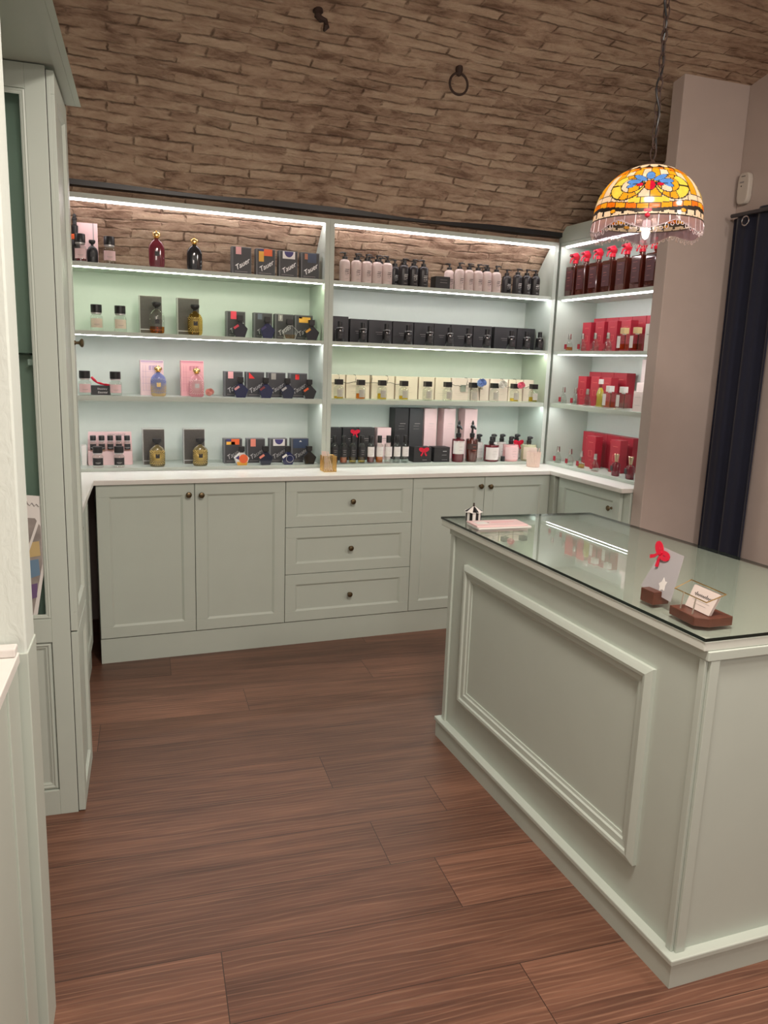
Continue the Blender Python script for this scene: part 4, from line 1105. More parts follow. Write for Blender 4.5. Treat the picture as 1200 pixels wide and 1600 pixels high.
def rosebud(s, mt, stem=False):
    def f():
        r = root('paper_rose'); mb = MB()
        for k in range(9):
            a = k*2.4; rr = s*(.10+.045*k); q = []; n = 7
            vs = []; fs = []
            for j in range(3):
                for i in range(n):
                    t = a+(i/(n-1)-.5)*1.9; R_ = rr*(.75+.22*j); z = s*(.25+.30*j-.03*k)
                    vs.append((R_*math.cos(t), R_*math.sin(t)*.8, z*.9))
            for j in range(2):
                for i in range(n-1): fs.append((j*n+i, j*n+i+1, (j+1)*n+i+1, (j+1)*n+i))
            mb.add(vs, fs, mt)
        mb.lathe([(.05*s, 0), (.30*s, .12*s), (.42*s, .3*s), (.1*s, .5*s)], mt, 10)
        o = mb.obj('petals', r, smooth=True); o.rotation_euler = (PI/2*.75, 0, 0); o.location = (0, .2*s, .42*s)
        return r
    return f
# ------------------------------------------------ left bay
LB = 'left bay'
zA, zB, zC, zD, zW = 1.877, 1.567, 1.262, .910, .894
# shelf A
PK = plain_box('perfume_box', .110, .05, .230, PINKC, [(.30, .34, .45, .90)], GREYINK)
inst('bigpink', PK, (.056, 4.13, zA), 0, 'tall pale pink box with vertical lettering at the left end of the top shelf', 'box')
def pumpdark():
    r = root('pump_bottle'); MB().lathe([(.018, 0), (.020, .003), (.020, .10), (.014, .115), (.009, .12)], BLACK, 18).obj('body', r, smooth=True)
    MB().lathe([(.0205, .108), (.0205, .128), (.016, .131)], ORANGE, 18).obj('orange_band', r, smooth=True)
    MB().lathe([(.014, .131), (.015, .17), (.009, .175), (.009, .195), (.011, .197), (.011, .205), (.008, .208), (.009, .225)], BLACK, 14).obj('pump', r, smooth=True); return r
inst('pumpdark', pumpdark, (.010, 4.085, zA), 0, 'half hidden black pump bottle with orange band, left end of top shelf', 'bottle')
inst('cap_w', capbottle(.054, .127, PINKC, WINEG), (.030, 4.02, zA), 0, 'clear bottle with wine coloured liquid in front of the tall pink box', 'perfume bottle')
inst('oval', flask(.050, .111, BLACK, 'black', BLACKCARD), (.084, 4.075, zA), 0, 'small black rounded bottle before the tall pink box', 'perfume bottle')
inst('cap_p', capbottle(.058, .124, PINKC), (.158, 4.01, zA), 0, 'pink-labelled clear bottle standing alone left of the burgundy flask', 'perfume bottle', 'black capped clear bottles on the left shelves')
inst('fl_burg', flask(.075, .172, BURG, 'gold', BLACKCARD), (.373, 4.01, zA), 0, 'burgundy flask with ornate gold cap and black square on the top shelf', 'perfume flask')
inst('fl_black', flask(.074, .155, mat('smoke_black_glass', (.02, .02, .024), .12, coat=.6), 'gold', GREYCARD), (.551, 4.01, zA), 0, 'black flask with ornate gold cap on the top shelf', 'perfume flask')
TB = [('A', 4.035, [(.783, 'pink', 'pink corner tag'), (.905, 'multi2', 'orange, violet and yellow corner'), (1.022, 'arc', 'white corner and violet arc'), (1.138, 'peach', 'dull peach corner')]),
      ('B', 4.11, [(.768, 'crimson', 'crimson corner tag'), (.910, 'steel', 'steel grey corner'), (1.022, 'psi', 'white letter mark on grey'), (1.130, 'gold', 'golden yellow corner')]),
      ('C', 4.11, [(.755, 'pink', 'pink corner tag'), (.869, 'triangle', 'red triangle corner'), (.984, 'grey', 'pale grey corner'), (1.104, 'redsquare', 'small red square')]),
      ('D', 4.11, [(.751, 'multi', 'orange, violet and yellow corner'), (.874, 'coral', 'coral corner tag'), (.997, 'arc', 'white corner and violet arc'), (1.118, 'mountain', 'dark blue corner with a white peak')])]
ZZ = {'A': zA, 'B': zB, 'C': zC, 'D': zD}
SN = {'A': 'top shelf', 'B': 'second shelf', 'C': 'third shelf', 'D': 'lowest shelf'}
for sh, y, l in TB:
    for x, st, ds in l:
        inst('tb_'+st, tbox(.098, .131, st), (x, y, ZZ[sh]), 0, 'charcoal box with %s, %s' % (ds, SN[sh]), 'box', 'charcoal script boxes of the left bay')
# shelf B
for x, t in ((.090, 'leftmost'), (.197, 'second from the left')):
    inst('cap_b', capbottle(.058, .122, CREAM, None), (x, 4.01, zB), 0, 'black-capped clear bottle with cream label, %s on the second shelf' % t, 'perfume bottle', 'black capped clear bottles on the left shelves')
for sh, x0, x1 in (('B', .345, .527), ('D', .345, .548)):
    for x, t in ((x0, 'left'), (x1, 'right')):
        inst('dbx', darkbox(.108, .183), (x, 4.11, ZZ[sh]), 0, 'ribbed dark taupe box, the %s one of two on the %s' % (t, SN[sh]), 'box', 'ribbed taupe boxes of the left bay')
inst('fl_cl', flask(.073, .150, CLEAR, 'black', BLACKCARD, low=AMBERL), (.367, 4.01, zB), 0, 'clear flask with a little amber liquid in front of a taupe box, second shelf', 'perfume flask')
RAYG = mat('gold_rays', (.55, .40, .12), .35, metal=.6)
inst('fl_gr', flask(.073, .148, GOLDL, 'black', BLACKCARD, rays=RAYG), (.550, 4.01, zB), 0, 'gold rayed flask with black cap on the second shelf', 'perfume flask')
PB = mat('midnight_glass', (.012, .010, .020), .12, coat=.6)
STEELG = mat('blackish_glass', (.010, .011, .014), .15, coat=.5)
PINKT = mat('tag_pink', (.80, .40, .40), .5)
for sh, l in (('B', [(.773, 'pb1', penta(.076, .108, PB, mat('tag_crimson', (.80, .06, .10), .5)), 'black pentagonal flask with a crimson stripe'), (.914, 'pn1', penta(.076, .108, NAVY, VIOLET), 'navy pentagonal flask'), (1.032, 'pc1', penta(.084, .102, CLEAR, None, 'liquid', rim=SILVER), 'clear pentagonal flask with pale gold liquid'), (1.150, 'pk1', penta(.078, .104, STEELG, YELLOW), 'black pentagonal flask with a yellow stripe')]),
              ('C', [(.776, 'pn2', penta(.076, .105, NAVY, PINKT), 'navy pentagonal flask with a pink stripe'), (.908, 'pn3', penta(.076, .105, NAVY, mat('tag_brick', (.25, .05, .05), .5)), 'navy pentagonal flask with a dull red stripe'), (1.024, 'pn4', penta(.076, .105, mat('deep_navy', (.010, .014, .045), .15, coat=.5), mat('tag_silver', (.5, .5, .5), .4)), 'dark navy pentagonal flask with a silver stripe'), (1.143, 'pk2', penta(.074, .101, STEELG, ORANGE), 'black pentagonal flask with an orange red stripe')]),
              ('D', [(.781, 'po', penta(.078, .098, WHITE, None, 'disc'), 'white pentagonal flask painted with orange and yellow shapes'), (.908, 'pn5', penta(.078, .099, mat('ink_blue', (.008, .012, .035), .15, coat=.5), SALMON), 'dark blue pentagonal flask with a coral stripe'), (1.030, 'pn6', penta(.075, .099, NAVY, WHITE, 'ring'), 'navy pentagonal flask with a thin white circle'), (1.148, 'pk3', penta(.076, .098, STEELG, None), 'plain black pentagonal flask')])):
    for x, k, b, ds in l: inst(k, b, (x, 4.012, ZZ[sh]), 0, '%s before the charcoal boxes, %s' % (ds, SN[sh]), 'perfume flask')
# shelf C
for x, t in ((.027, 'left'), (.166, 'right')):
    inst('cap_c', capbottle(.058, .116, PINKC, None), (x, 4.01, zC), 0, 'black-capped pink-labelled bottle on the %s side of the small black ribboned box' % t, 'perfume bottle', 'black capped clear bottles on the left shelves')
def smallbox():
    r = root('gift_box'); MB().box(-.045, .045, -.02, .02, 0, .046, GREYCARD).obj('box', r, bevel=.001)
    text('Essential', .013, WHITEINK, r, (.008, -.0204, .013), shear=.3); text('Discovery', .011, WHITEINK, r, (.008, -.0204, .030))
    mb = MB(); mb.tube([(-.040, -.012, .085), (-.028, -.018, .072), (-.015, -.014, .060), (.0, -.020, .056), (.014, -.012, .052), (.028, -.018, .050), (.045, -.014, .049)], [.006, .007, .004, .006, .004, .006, .003], REDR, 6); mb.obj('red_ribbon', r)
    return r
inst('smallbox', smallbox, (.098, 4.06, zC), 0, 'small black gift box with white script and curling red ribbon', 'gift box')
inst('art1', pinkart(.112, .174, mat('blush_card', (.82, .62, .62), .5), mat('mauve_ink', (.50, .36, .48), .6)), (.345, 4.11, zC), 0, 'pale pink box with a drawn facade behind the blue and gold flask', 'box')
inst('art2', pinkart(.113, .178, mat('rose_card', (.80, .42, .44), .5), mat('rose_ink', (.62, .25, .30), .6)), (.544, 4.11, zC), 0, 'stronger pink box with a drawn facade behind the pink flask', 'box')
def bluegold():
    m, nt, out = nodes('blue_to_gold_glass'); b = nt.nodes.new('ShaderNodeBsdfPrincipled'); tcx = nt.nodes.new('ShaderNodeTexCoord'); sp = nt.nodes.new('ShaderNodeSeparateXYZ'); cr = nt.nodes.new('ShaderNodeValToRGB')
    mr = nt.nodes.new('ShaderNodeMapRange'); mr.inputs[1].default_value = .02; mr.inputs[2].default_value = .10
    nt.links.new(tcx.outputs['Object'], sp.inputs[0]); nt.links.new(sp.outputs[2], mr.inputs[0]); nt.links.new(mr.outputs[0], cr.inputs[0]); nt.links.new(cr.outputs[0], b.inputs['Base Color']); nt.links.new(b.outputs[0], out.inputs[0])
    cr.color_ramp.elements[0].color = (.62, .48, .24, 1); cr.color_ramp.elements[1].color = (.20, .24, .52, 1); cr.color_ramp.elements[0].position = .35; cr.color_ramp.elements[1].position = .6
    b.inputs['Roughness'].default_value = .12; return m
inst('fl_bl', flask(.074, .151, bluegold(), 'gold', GOLD, rays=mat('steel_blue_rays', (.30, .34, .52), .3)), (.368, 4.01, zC), 0, 'blue flask fading to gold with a gold cap', 'perfume flask')
inst('fl_pk', flask(.073, .147, mat('pink_glass', (.72, .32, .36), .12, coat=.5), 'gold', SILVER, rays=mat('pale_pink_rays', (.82, .55, .56), .3)), (.554, 4.01, zC), 0, 'pink rayed flask with a gold cap', 'perfume flask')
inst('rose_p', rosebud(.045, mat('peach_petal', (.85, .48, .42), .6)), (.612, 3.995, zC), 0, 'small peach pink paper rose lying beside the pink flask', 'flower')
# shelf D
inst('wb', plain_box('small_box', .024, .04, .100, WHITE), (.011, 4.11, zD), 0, 'narrow white box at the left end of the lowest shelf', 'box')
def tray():
    r = root('sample_stand'); MB().prism([(-.110, 0), (.110, 0), (.106, .164), (-.100, .164)], .02, .024, PINKC, 'y').obj('back_card', r)
    MB().box(-.105, .105, -.030, .0198, 0, .070, PINKC).obj('step', r, bevel=.002)
    text('MEMOSPACE', .015, GREYINK, r, (.035, .0196, .148)); return r
inst('tray', tray, (.134, 4.115, zD), 0, 'pale pink stepped display stand with five small bottles, lowest shelf', 'display stand')
MINI = ['first', 'second', 'middle', 'fourth', 'last']
for i in range(5):
    inst('mini%d' % (i % 2), capbottle(.032, .078, BLACKCARD, GOLDL if i % 2 else AMBERL, True), (.055+i*.0405, 4.098, zD+.0702), 0, 'small black-labelled bottle, %s from the left on the pink stand' % MINI[i], 'perfume bottle', 'small bottles on the pink stand')
for x, t in ((.073, 'left'), (.172, 'right')):
    inst('cap_d', capbottle(.052, .104, BLACKCARD, None, True), (x, 4.01, zD), 0, 'black-labelled clear bottle, %s one before the pink stand' % t, 'perfume bottle', 'black capped clear bottles on the left shelves')
for x, t in ((.355, 'left'), (.568, 'right')):
    inst('fl_g2', flask(.077, .141, mat('gilded_glass', (.17, .14, .06), .2, coat=.5), 'black', BLACKCARD, rays=RAYG), (x, 4.01, zD), 0, 'gold rayed flask with black cap, %s of two on the lowest shelf' % t, 'perfume flask', 'gold rayed flasks on the lowest shelf')

# ------------------------------------------------ middle bay
ORD = ['first', 'second', 'third', 'fourth', 'fifth', 'sixth', 'seventh', 'eighth', 'ninth', 'tenth', 'eleventh']
PALEB = mat('pale_pink_bottle', (.66, .535, .505), .35); BLKB = mat('matt_black_bottle', (.022, .020, .022), .35)
def pumps(xs, y, mt, ink, nm, kd, place, w_=.058, h=.158, sides=(1,)):
    for i, x in enumerate(xs):
        sd = sides[i % len(sides)]
        inst('pump_%s%d' % (kd, sd), pump_bottle(w_, h, mt, ink, sd), (x, y, zA), 0, '%s pump bottle, %s %s' % (nm, ORD[i], place), 'pump bottle', nm+' pump bottles '+place)
pumps([1.326, 1.390, 1.449, 1.508, 1.566], 4.01, PALEB, DARKINK, 'pale pink', 'pp', 'from the left, front row beside the upright', sides=(-1, 1, 1, 1, -1))
pumps([1.43, 1.492, 1.555], 4.085, PALEB, DARKINK, 'pale pink', 'pp', 'from the left, back row beside the upright', sides=(1,))
pumps([1.662, 1.720, 1.779], 4.01, BLKB, WHITEINK, 'black', 'pb', 'from the left, front row between the pale groups', h=.153, sides=(1, 1, -1))
pumps([1.640, 1.702, 1.762], 4.085, BLKB, WHITEINK, 'black', 'pb', 'from the left, back row between the pale groups', h=.153, sides=(-1,))
inst('bc', plain_box('gift_box', .088, .07, .066, BLACKCARD, [(-.2, .3, .5, .53), (-.2, .3, .72, .74)], GREYINK), (1.898, 4.04, zA), 0, 'low black box between black and pale pump bottles on the top shelf', 'box')
pumps([1.999, 2.058, 2.116, 2.174, 2.233], 4.01, PALEB, DARKINK, 'pale pink', 'pp', 'from the left, front row right of the low black box', h=.152, sides=(1, 1, 1, -1, 1))
pumps([1.972, 2.10, 2.20], 4.085, PALEB, DARKINK, 'pale pink', 'pp', 'from the left, back row right of the low box', h=.152, sides=(-1, 1, 1))
pumps([2.373, 2.433, 2.492], 4.01, BLKB, WHITEINK, 'black', 'pb', 'from the left, front row at the right end', h=.153, sides=(1, 1, -1))
pumps([2.345], 4.085, BLKB, WHITEINK, 'black', 'pb', 'behind the right-hand black group of the top shelf', h=.153, sides=(1,))
BX = [(1.330, .110), (1.446, .100), (1.573, .138), (1.710, .124), (1.839, .122), (1.953, .100), (2.080, .140), (2.215, .120), (2.370, .150), (2.510, .120)]
for i, (x, w_) in enumerate(BX):
    inst('bb%.3f' % w_, plain_box('perfume_box', w_, .07, .128 if i > 0 else .137, BLACKCARD, [(-.2, .15, .48, .495), (-.15, .1, .40, .41)], GREYINK), (x, 4.135, zB), 0, 'black box, %s from the left in the second shelf row' % ORD[i], 'box', 'black boxes of the second shelf')
for i, x in enumerate([1.310, 1.441, 1.579, 1.707, 1.838, 1.963, 2.081, 2.201, 2.362, 2.466, 2.556]):
    inst('bk', blackbottle(.064, .106), (x, 4.02, zB), 0, 'black bottle with painted shoulder glint, %s from the left on the second shelf' % ORD[i], 'perfume bottle', 'black bottles of the second shelf')
CX = [(1.325, .100), (1.450, .140), (1.600, .140), (1.745, .140), (1.870, .100), (1.975, .100), (2.092, .126), (2.220, .120), (2.347, .124), (2.462, .100), (2.555, .078)]
for i, (x, w_) in enumerate(CX):
    inst('cb%.3f' % w_, plain_box('perfume_box', w_-.003, .06, .129, CREAM if i < 6 else mat('blush_cream_card', (.76, .64, .58), .55), [(-.3, .25, .30, .306), (-.2, .1, .22, .226), (-.1, .2, .52, .526)], mat('tan_ink', (.42, .36, .28), .6)), (x, 4.13, zC), 0, 'cream box, %s from the left in the third shelf row' % ORD[i], 'box', 'cream boxes of the third shelf')
CL = [(1.310, YELLOWL, .14), (1.436, AMBERL, .30), (1.562, YELLOWL, .32), (1.692, YELLOWL, .22), (1.838, None, 0), (1.964, None, 0), (2.127, None, 0), (2.268, None, 0), (2.405, YELLOWL, .20), (2.535, YELLOWL, .28)]
for i, (x, lq, lv) in enumerate(CL):
    inst('cl%s%.2f' % (lq.name if lq else '', lv), clearbottle(.064, .107, lq, lv), (x, 4.015, zC), 0, 'clear square-capped bottle%s, %s from the left on the third shelf' % (' with yellow liquid' if lq else '', ORD[i]), 'perfume bottle', 'clear bottles of the third shelf')
def garland(name, x0, x1, z, label, n=5):
    r = root(name, ((x0+x1)/2, 4.088, zC), 0, label, 'string'); q = []
    for i in range(40):
        t = i/39; q.append((x0+(x1-x0)*t-(x0+x1)/2, -.004*math.sin(t*9), z-.006*math.sin(t*PI*n)**2+.002*math.sin(t*40)))
    MB().tube(q, .0014, BLACK, 5).obj('string', r)
    for k in range(n-1):
        x = x0+(x1-x0)*(k+.9)/n-(x0+x1)/2
        MB().tube([(x, -.003, z), (x+.004, -.003, z+.022), (x+.001, -.002, .1305), (x+.002, .03, .1308)], .0013, BLACK, 5).obj('tie', r)
garland('garland_string', 1.245, 1.725, .092, 'thin black string tied along the left cream boxes')
garland('garland_string', 2.02, 2.245, .090, 'short black string tied across the middle cream boxes', 2)
garland('garland_string', 2.28, 2.55, .088, 'thin black string tied along the right-hand cream boxes', 3)
inst('rb', rosebud(.058, SKYB), (2.160, 3.99, zC+.074), 0, 'pale blue paper rose on a clear bottle of the third shelf', 'flower')
inst('rw', rosebud(.055, mat('white_petal', (.74, .72, .68), .6)), (2.300, 3.99, zC+.070), 0, 'white paper rose on a clear bottle of the third shelf', 'flower')
inst('rp', rosebud(.048, mat('pink_petal', (.78, .20, .30), .6)), (2.425, 3.99, zC+.072), 0, 'pink paper rose on a clear bottle of the third shelf', 'flower')
def sprig():
    r = root('dried_sprig'); mb = MB(); DS = mat('dried_stem', (.22, .17, .13), .8); DF = mat('dried_head', (.46, .40, .34), .9)
    rnd = random.Random(3)
    for k in range(7):
        x = rnd.uniform(-.016, .016); mb.tube([(.002, 0, .001), (x*.4, 0, .05), (x, 0, .115)], .0012, DS, 4)
    mb.obj('stems', r)
    mb = MB()
    for k in range(7):
        cx = rnd.uniform(-.018, .018); z = .065+k*.008; mb.lathe([(.001, z), (.009, z+.006), (.008, z+.014), (.001, z+.02)], DF, 7, cx, 0, sy=.5)
    mb.obj('seed_heads', r); return r
inst('sprig', sprig, (2.205, 4.075, zC), 0, 'dried brown sprig standing against the cream boxes', 'dried flower')
inst('gtag', plain_box('paper_tag', .036, .002, .040, mat('sage_tag', (.30, .32, .28), .6)), (2.105, 4.096, zC+.050), 0, 'small grey tag on a cream box left of the blue rose', 'tag')
# shelf D
D1 = [(1.318, .108, BLACKCARD, 'leftmost'), (1.425, .088, BLACKCARD, 'second, with a red bow'), (1.524, .096, mat('soft_black_card', (.035, .033, .034), .5), 'third'), (1.632, .084, PINKC, 'the only pale pink one')]
for i, (x, w_, m_, t) in enumerate(D1):
    inst('d1%d' % i, plain_box('perfume_box', w_, .06, .186, m_, [(-.15, .25, .66, .675), (-.1, .2, .60, .607)], GREYINK, (.30, .86, .040) if i == 1 else None), (x, 4.165, zD), 0, 'box behind the slim bottles of the lowest shelf, %s' % t, 'box', 'boxes behind the slim bottles')
T1 = [(1.742, .086, BLACKCARD, 'charcoal, the left one'), (1.835, .086, GREYCARD, 'charcoal, the right one'), (1.928, .080, PINKC, 'pale pink, the first'), (2.052, .076, PINKC, 'pale pink, the second behind the wine bottle'), (2.195, .084, PINKC, 'pale pink, the last behind the brown pump')]
for i, (x, w_, m_, t) in enumerate(T1):
    inst('t1%d' % i, plain_box('tall_box', w_, .09, .298, m_, [(-.12, .28, .70, .71), (-.2, .2, .655, .66), (-.2, .22, .60, .604)], GREYINK if m_ != PINKC else mat('rose_grey_ink', (.58, .44, .44), .6)), (x, 4.19, zD), 0, 'tall slender box on the lowest shelf, %s' % t, 'box', 'tall boxes of the lowest shelf')
WL = mat('white_label_paper', (.72, .68, .66), .55)
SL = [(1.292, 'd', BLACKCARD, SILVER, BROWNG), (1.345, 'd1', BLACKCARD, SILVER, mat('rust_liquid', (.35, .10, .04), .1, coat=.5)), (1.398, 'd2', BLACKCARD, SILVER, GOLDL), (1.451, 'd3', BLACKCARD, SILVER, GOLDL), (1.504, 'w', WL, GREYINK, WINEG), (1.557, 'wo', WL, GREYINK, AMBERL), (1.610, 'wc', WL, GREYINK, CLEAR), (1.662, 'wc', WL, GREYINK, CLEAR), (1.713, 'wc', WL, GREYINK, CLEAR)]
DD = ['dark label, nearest the upright', 'dark label and rust liquid', 'dark label, third from the upright', 'dark label, next to the wine coloured one', 'white label and wine coloured liquid', 'white label and orange liquid', 'clear with white label, next to the orange one', 'clear with white label, middle of the clear three', 'clear with white label, next to the bow-tied black box']
for i, (x, k, lb, ink, lq) in enumerate(SL):
    inst('sl'+k, slim(.046, .154, lb, ink, lq, .25), (x, 4.012, zD), 0, 'slim black-capped bottle, '+DD[i], 'perfume bottle', 'slim bottles of the lowest shelf')
inst('gb1', plain_box('gift_box', .110, .075, .087, BLACKCARD, [(.0, .25, .14, .155)], SILVER, (.05, .78, .044)), (1.822, 4.045, zD), 0, 'black cube box with a red bow in front of the tall charcoal boxes', 'gift box')
inst('gb2', plain_box('gift_box', .100, .075, .086, BLACKCARD, [(.05, .30, .70, .74), (.0, .30, .46, .475), (.0, .35, .14, .155)], SILVER), (1.945, 4.045, zD), 0, 'black cube box with silver lines beside the bow-tied one', 'gift box')
inst('bp1', bigpump(.074, .240, WL, WINEG, GREYINK, (.36, .92)), (2.050, 4.015, zD), 0, 'tall wine coloured pump bottle with white label', 'pump bottle')
inst('bp2', bigpump(.072, .240, mat('umber_label', (.05, .03, .025), .5), BROWNG, SALMON, (.55, .80)), (2.140, 4.015, zD), 0, 'tall brown pump bottle with dark label', 'pump bottle')
inst('wp1', widepump(.090, .150, WL, WINEG), (2.272, 4.015, zD), 0, 'wide wine coloured pump jar with white label', 'pump bottle')
inst('wp2', widepump(.092, .150, PINKC, mat('pink_liquid', (.75, .42, .42), .15, coat=.4)), (2.404, 4.015, zD), 0, 'wide pink pump jar with pink label', 'pump bottle')
inst('wp3', widepump(.092, .150, mat('ivory_label', (.70, .62, .50), .6), mat('olive_liquid', (.42, .42, .26), .15, coat=.4)), (2.530, 4.015, zD), 0, 'wide pump jar with ivory label and pale olive liquid', 'pump bottle')
WB = [(2.238, 'half hidden behind the wine coloured jar'), (2.338, 'behind the gap between wine and pink jars'), (2.398, 'behind the pink jar'), (2.502, 'behind the ivory jar, with a red bow')]
for i, (x, t) in enumerate(WB):
    o = inst('wpb%d' % (i == 3), (widepump(.056, .156, WL, mat('milky_glass', (.62, .58, .54), .2, coat=.4))), (x, 4.115, zD), 0, 'narrower pale pump bottle '+t, 'pump bottle', 'pale pump bottles behind the jars')
    if i == 3: bow(o, (-.005, -.031, .098), .050)
inst('bcs', plain_box('sample_vial_box', .018, .02, .030, BLACKCARD), (2.345, 4.0, zD), 0, 'tiny black box between the wine and pink jars', 'box')
# blotter cups on the worktop
def cup(gold):
    def f():
        r = root('blotter_cup'); mb = MB()
        if gold:
            mb.box(-.034, .034, -.034, .034, 0, .003, GOLD); mb.obj('base', r)
            for n_, z in (('lower_rim', .003), ('upper_rim', .082)):
                MB().tube([(-.034, -.034, z), (.034, -.034, z), (.034, .034, z), (-.034, .034, z)], .0018, GOLD, 5, True).obj(n_, r)
            mb = MB()
            for k in range(12):
                t = -.034+.068*k/11
                for a, b in ((t, -.034), (t, .034), (-.034, t), (.034, t)): mb.tube([(a, b, .003), (a, b, .082)], .0011, GOLD, 5)
            mb.obj('wire_wall', r)
        else:
            n = 48; vs = []; fs = []
            for j, z in enumerate((0, .004, .088)):
                for i in range(n):
                    R_ = (.036 if j else .034)+(.0022 if i % 2 else 0)+.004*(z/.088); a = 2*PI*i/n; vs.append((R_*math.cos(a), R_*math.sin(a), z))
            for j in range(2):
                for i in range(n): k = (i+1) % n; fs.append((j*n+i, j*n+k, (j+1)*n+k, (j+1)*n+i))
            fs.append(tuple(range(n))); mb.add(vs, fs, mat('frosted_peach_glass', (.74, .56, .48), .3)); o = mb.obj('fluted_wall', r)
            md = o.modifiers.new('s', 'SOLIDIFY'); md.thickness = .002
        return r
    return f
inst('cupg', cup(True), (1.205, 3.84, zW), 0, 'square gold wire cup for paper blotters, at the central upright', 'cup')
inst('cupf', cup(False), (2.470, 3.86, zW), 0, 'fluted peach glass cup for paper blotters, at the right corner of the worktop', 'cup')
BL = mat('blotter_paper', (.74, .60, .54), .6)
def strip_(h):
    def f(): return MB().box(-.0032, .0032, -.0003, .0003, 0, h, BL).obj('paper_blotter')
    return f
def single(o_builder, key, loc, rot, label, cat, group):
    if key in PROTO: o = PROTO[key].copy(); C.objects.link(o)
    else: o = o_builder(); PROTO[key] = o
    o.location = loc; o.rotation_euler = rot; return tag(o, label, cat, group)
rnd = random.Random(11)
for k in range(10): single(strip_(.105), 'st1', (1.183+.0048*k, 3.835+.012*math.sin(k*2.1), zW+.0035), (rnd.uniform(-.08, .08), -.16-.015*k+.02*rnd.random(), 0), 'paper blotter strip in the gold wire cup', 'paper strip', 'blotters in the gold wire cup')
for k in range(12): single(strip_(.105), 'st1', (2.447+.0042*k, 3.86+.012*math.sin(k*2.3), zW+.0045), (rnd.uniform(-.06, .06), (k-5.5)*.022, 0), 'paper blotter strip in the fluted glass cup', 'paper strip', 'blotters in the fluted cup')

# ------------------------------------------------ right bay: goods face -X
RW = 'right shelves'
for i, y in enumerate([3.925, 3.820, 3.706, 3.588, 3.466, 3.346, 3.236]):
    inst('spray', spray(.082, .242), (2.70, y, zA), SIDE, 'brown spray bottle with red trigger, %s from the corner' % ORD[i], 'spray bottle', 'spray bottles on the right shelves')
for i, y in enumerate([3.873, 3.745, 3.629, 3.516]):
    inst('con%d' % (i == 0), conical(.058, .098, AMBERL if i == 0 else CLEAR), (2.665, y, zB), SIDE, 'small silver-capped clear flask, %s from the corner, second right shelf' % ORD[i], 'perfume flask', 'small clear flasks on the right shelves')
def redbox(w_, h, d=.05, frame=True):
    def f():
        r = root('perfume_box'); MB().box(-w_/2, w_/2, -d/2, d/2, 0, h, REDC).obj('box', r, bevel=.0015)
        bars([(-.22*w_, .26*w_, .80*h, .808*h), (-.10*w_, .20*w_, .24*h, .246*h)], SALMON, -d/2, r, th=.0006)
        if frame: frame_marks(r, w_, d, h, SALMON)
        return r
    return f
for sh, ys in (('B', [3.822, 3.700, 3.588, 3.474]), ('C', [3.822, 3.700, 3.596]), ('D', [3.690, 3.470])):
    for i, y in enumerate(ys):
        inst('rbx%s' % ('w' if sh == 'D' else ''), redbox(.078 if sh != 'D' else .084, .165 if sh != 'D' else .180), (2.765, y, ZZ[sh]), SIDE, 'red front-row box, %s from the corner on the %s right shelf' % (ORD[i], {'B': 'second', 'C': 'third', 'D': 'lowest'}[sh]), 'box', 'front red boxes on the right shelves')
for sh, ys, w_ in (('B', [3.820, 3.705, 3.590, 3.475, 3.360], .112), ('C', [3.820, 3.705, 3.590], .112), ('D', [3.830, 3.715, 3.600, 3.485], .112)):
    for i, y in enumerate(ys):
        inst('rbk', redbox(w_, .192, .06, False), (2.855, y, ZZ[sh]), SIDE, 'taller red back-row box, %s from the corner, %s right shelf' % (ORD[i], {'B': 'second', 'C': 'third', 'D': 'lowest'}[sh]), 'box', 'back red boxes on the right shelves')
CRC = mat('cream_wood_cap', (.72, .55, .28), .4)
for i, y in enumerate([3.391, 3.289]):
    inst('sqb', square(.075, .120, AMBERL, CRC), (2.67, y, zB), SIDE, 'square clear bottle with cream gold cap, %s on the second right shelf' % ('left one' if i == 0 else 'right one'), 'perfume bottle', 'cream capped square bottles')
inst('wbr', plain_box('perfume_box', .045, .05, .136, WHITE, [(-.2, .2, .6, .62)], GREYINK), (2.70, 3.215, zB), SIDE, 'white box at the plaster partition, second right shelf', 'box')
for i, y in enumerate([3.890, 3.771, 3.657]):
    inst('con0', conical(.058, .098, CLEAR), (2.665, y, zC), SIDE, 'small silver-capped clear flask, %s from the corner, third right shelf' % ORD[i], 'perfume flask', 'small clear flasks on the right shelves')
inst('oil', oil(.066, .155), (2.675, 3.557, zC), SIDE, 'taller bottle of yellow green oil among the red boxes', 'oil bottle')
for i, (y, lq) in enumerate([(3.468, GOLDL), (3.354, CLEAR)]):
    inst('sqw%d' % i, square(.078, .122, lq, WHITE), (2.67, y, zC), SIDE, 'square clear bottle with a white cap, %s' % ('next to the oil bottle' if i == 0 else 'next to the white boxes'), 'perfume bottle', 'white capped square bottles')
WLB = mat('pinkish_white_card', (.78, .66, .64), .5)
inst('wbx1', plain_box('perfume_box', .070, .05, .147, WLB, [(-.2, .2, .5, .51)], GREYINK), (2.76, 3.30, zC), SIDE, 'pinkish white box behind the square bottles, third right shelf', 'box')
inst('wbx2', plain_box('perfume_box', .070, .05, .104, WLB, [(-.3, .3, .3, .31), (-.3, .3, .7, .71)], GREYINK), (2.70, 3.245, zC), SIDE, 'low pinkish white box at the partition, third right shelf', 'box')
inst('wbx3', plain_box('perfume_box', .060, .05, .268, WLB), (2.86, 3.400, zC), SIDE, 'tall pinkish white box against the back panel, third right shelf', 'box')
for i, y in enumerate([3.899, 3.774, 3.665, 3.535]):
    inst('con%d' % (2 if i == 2 else 0), conical(.058, .098, GOLDL if i == 2 else CLEAR), (2.665, y, zD), SIDE, 'small silver-capped clear flask, %s from the corner, lowest right shelf' % ORD[i], 'perfume flask', 'small clear flasks on the right shelves')
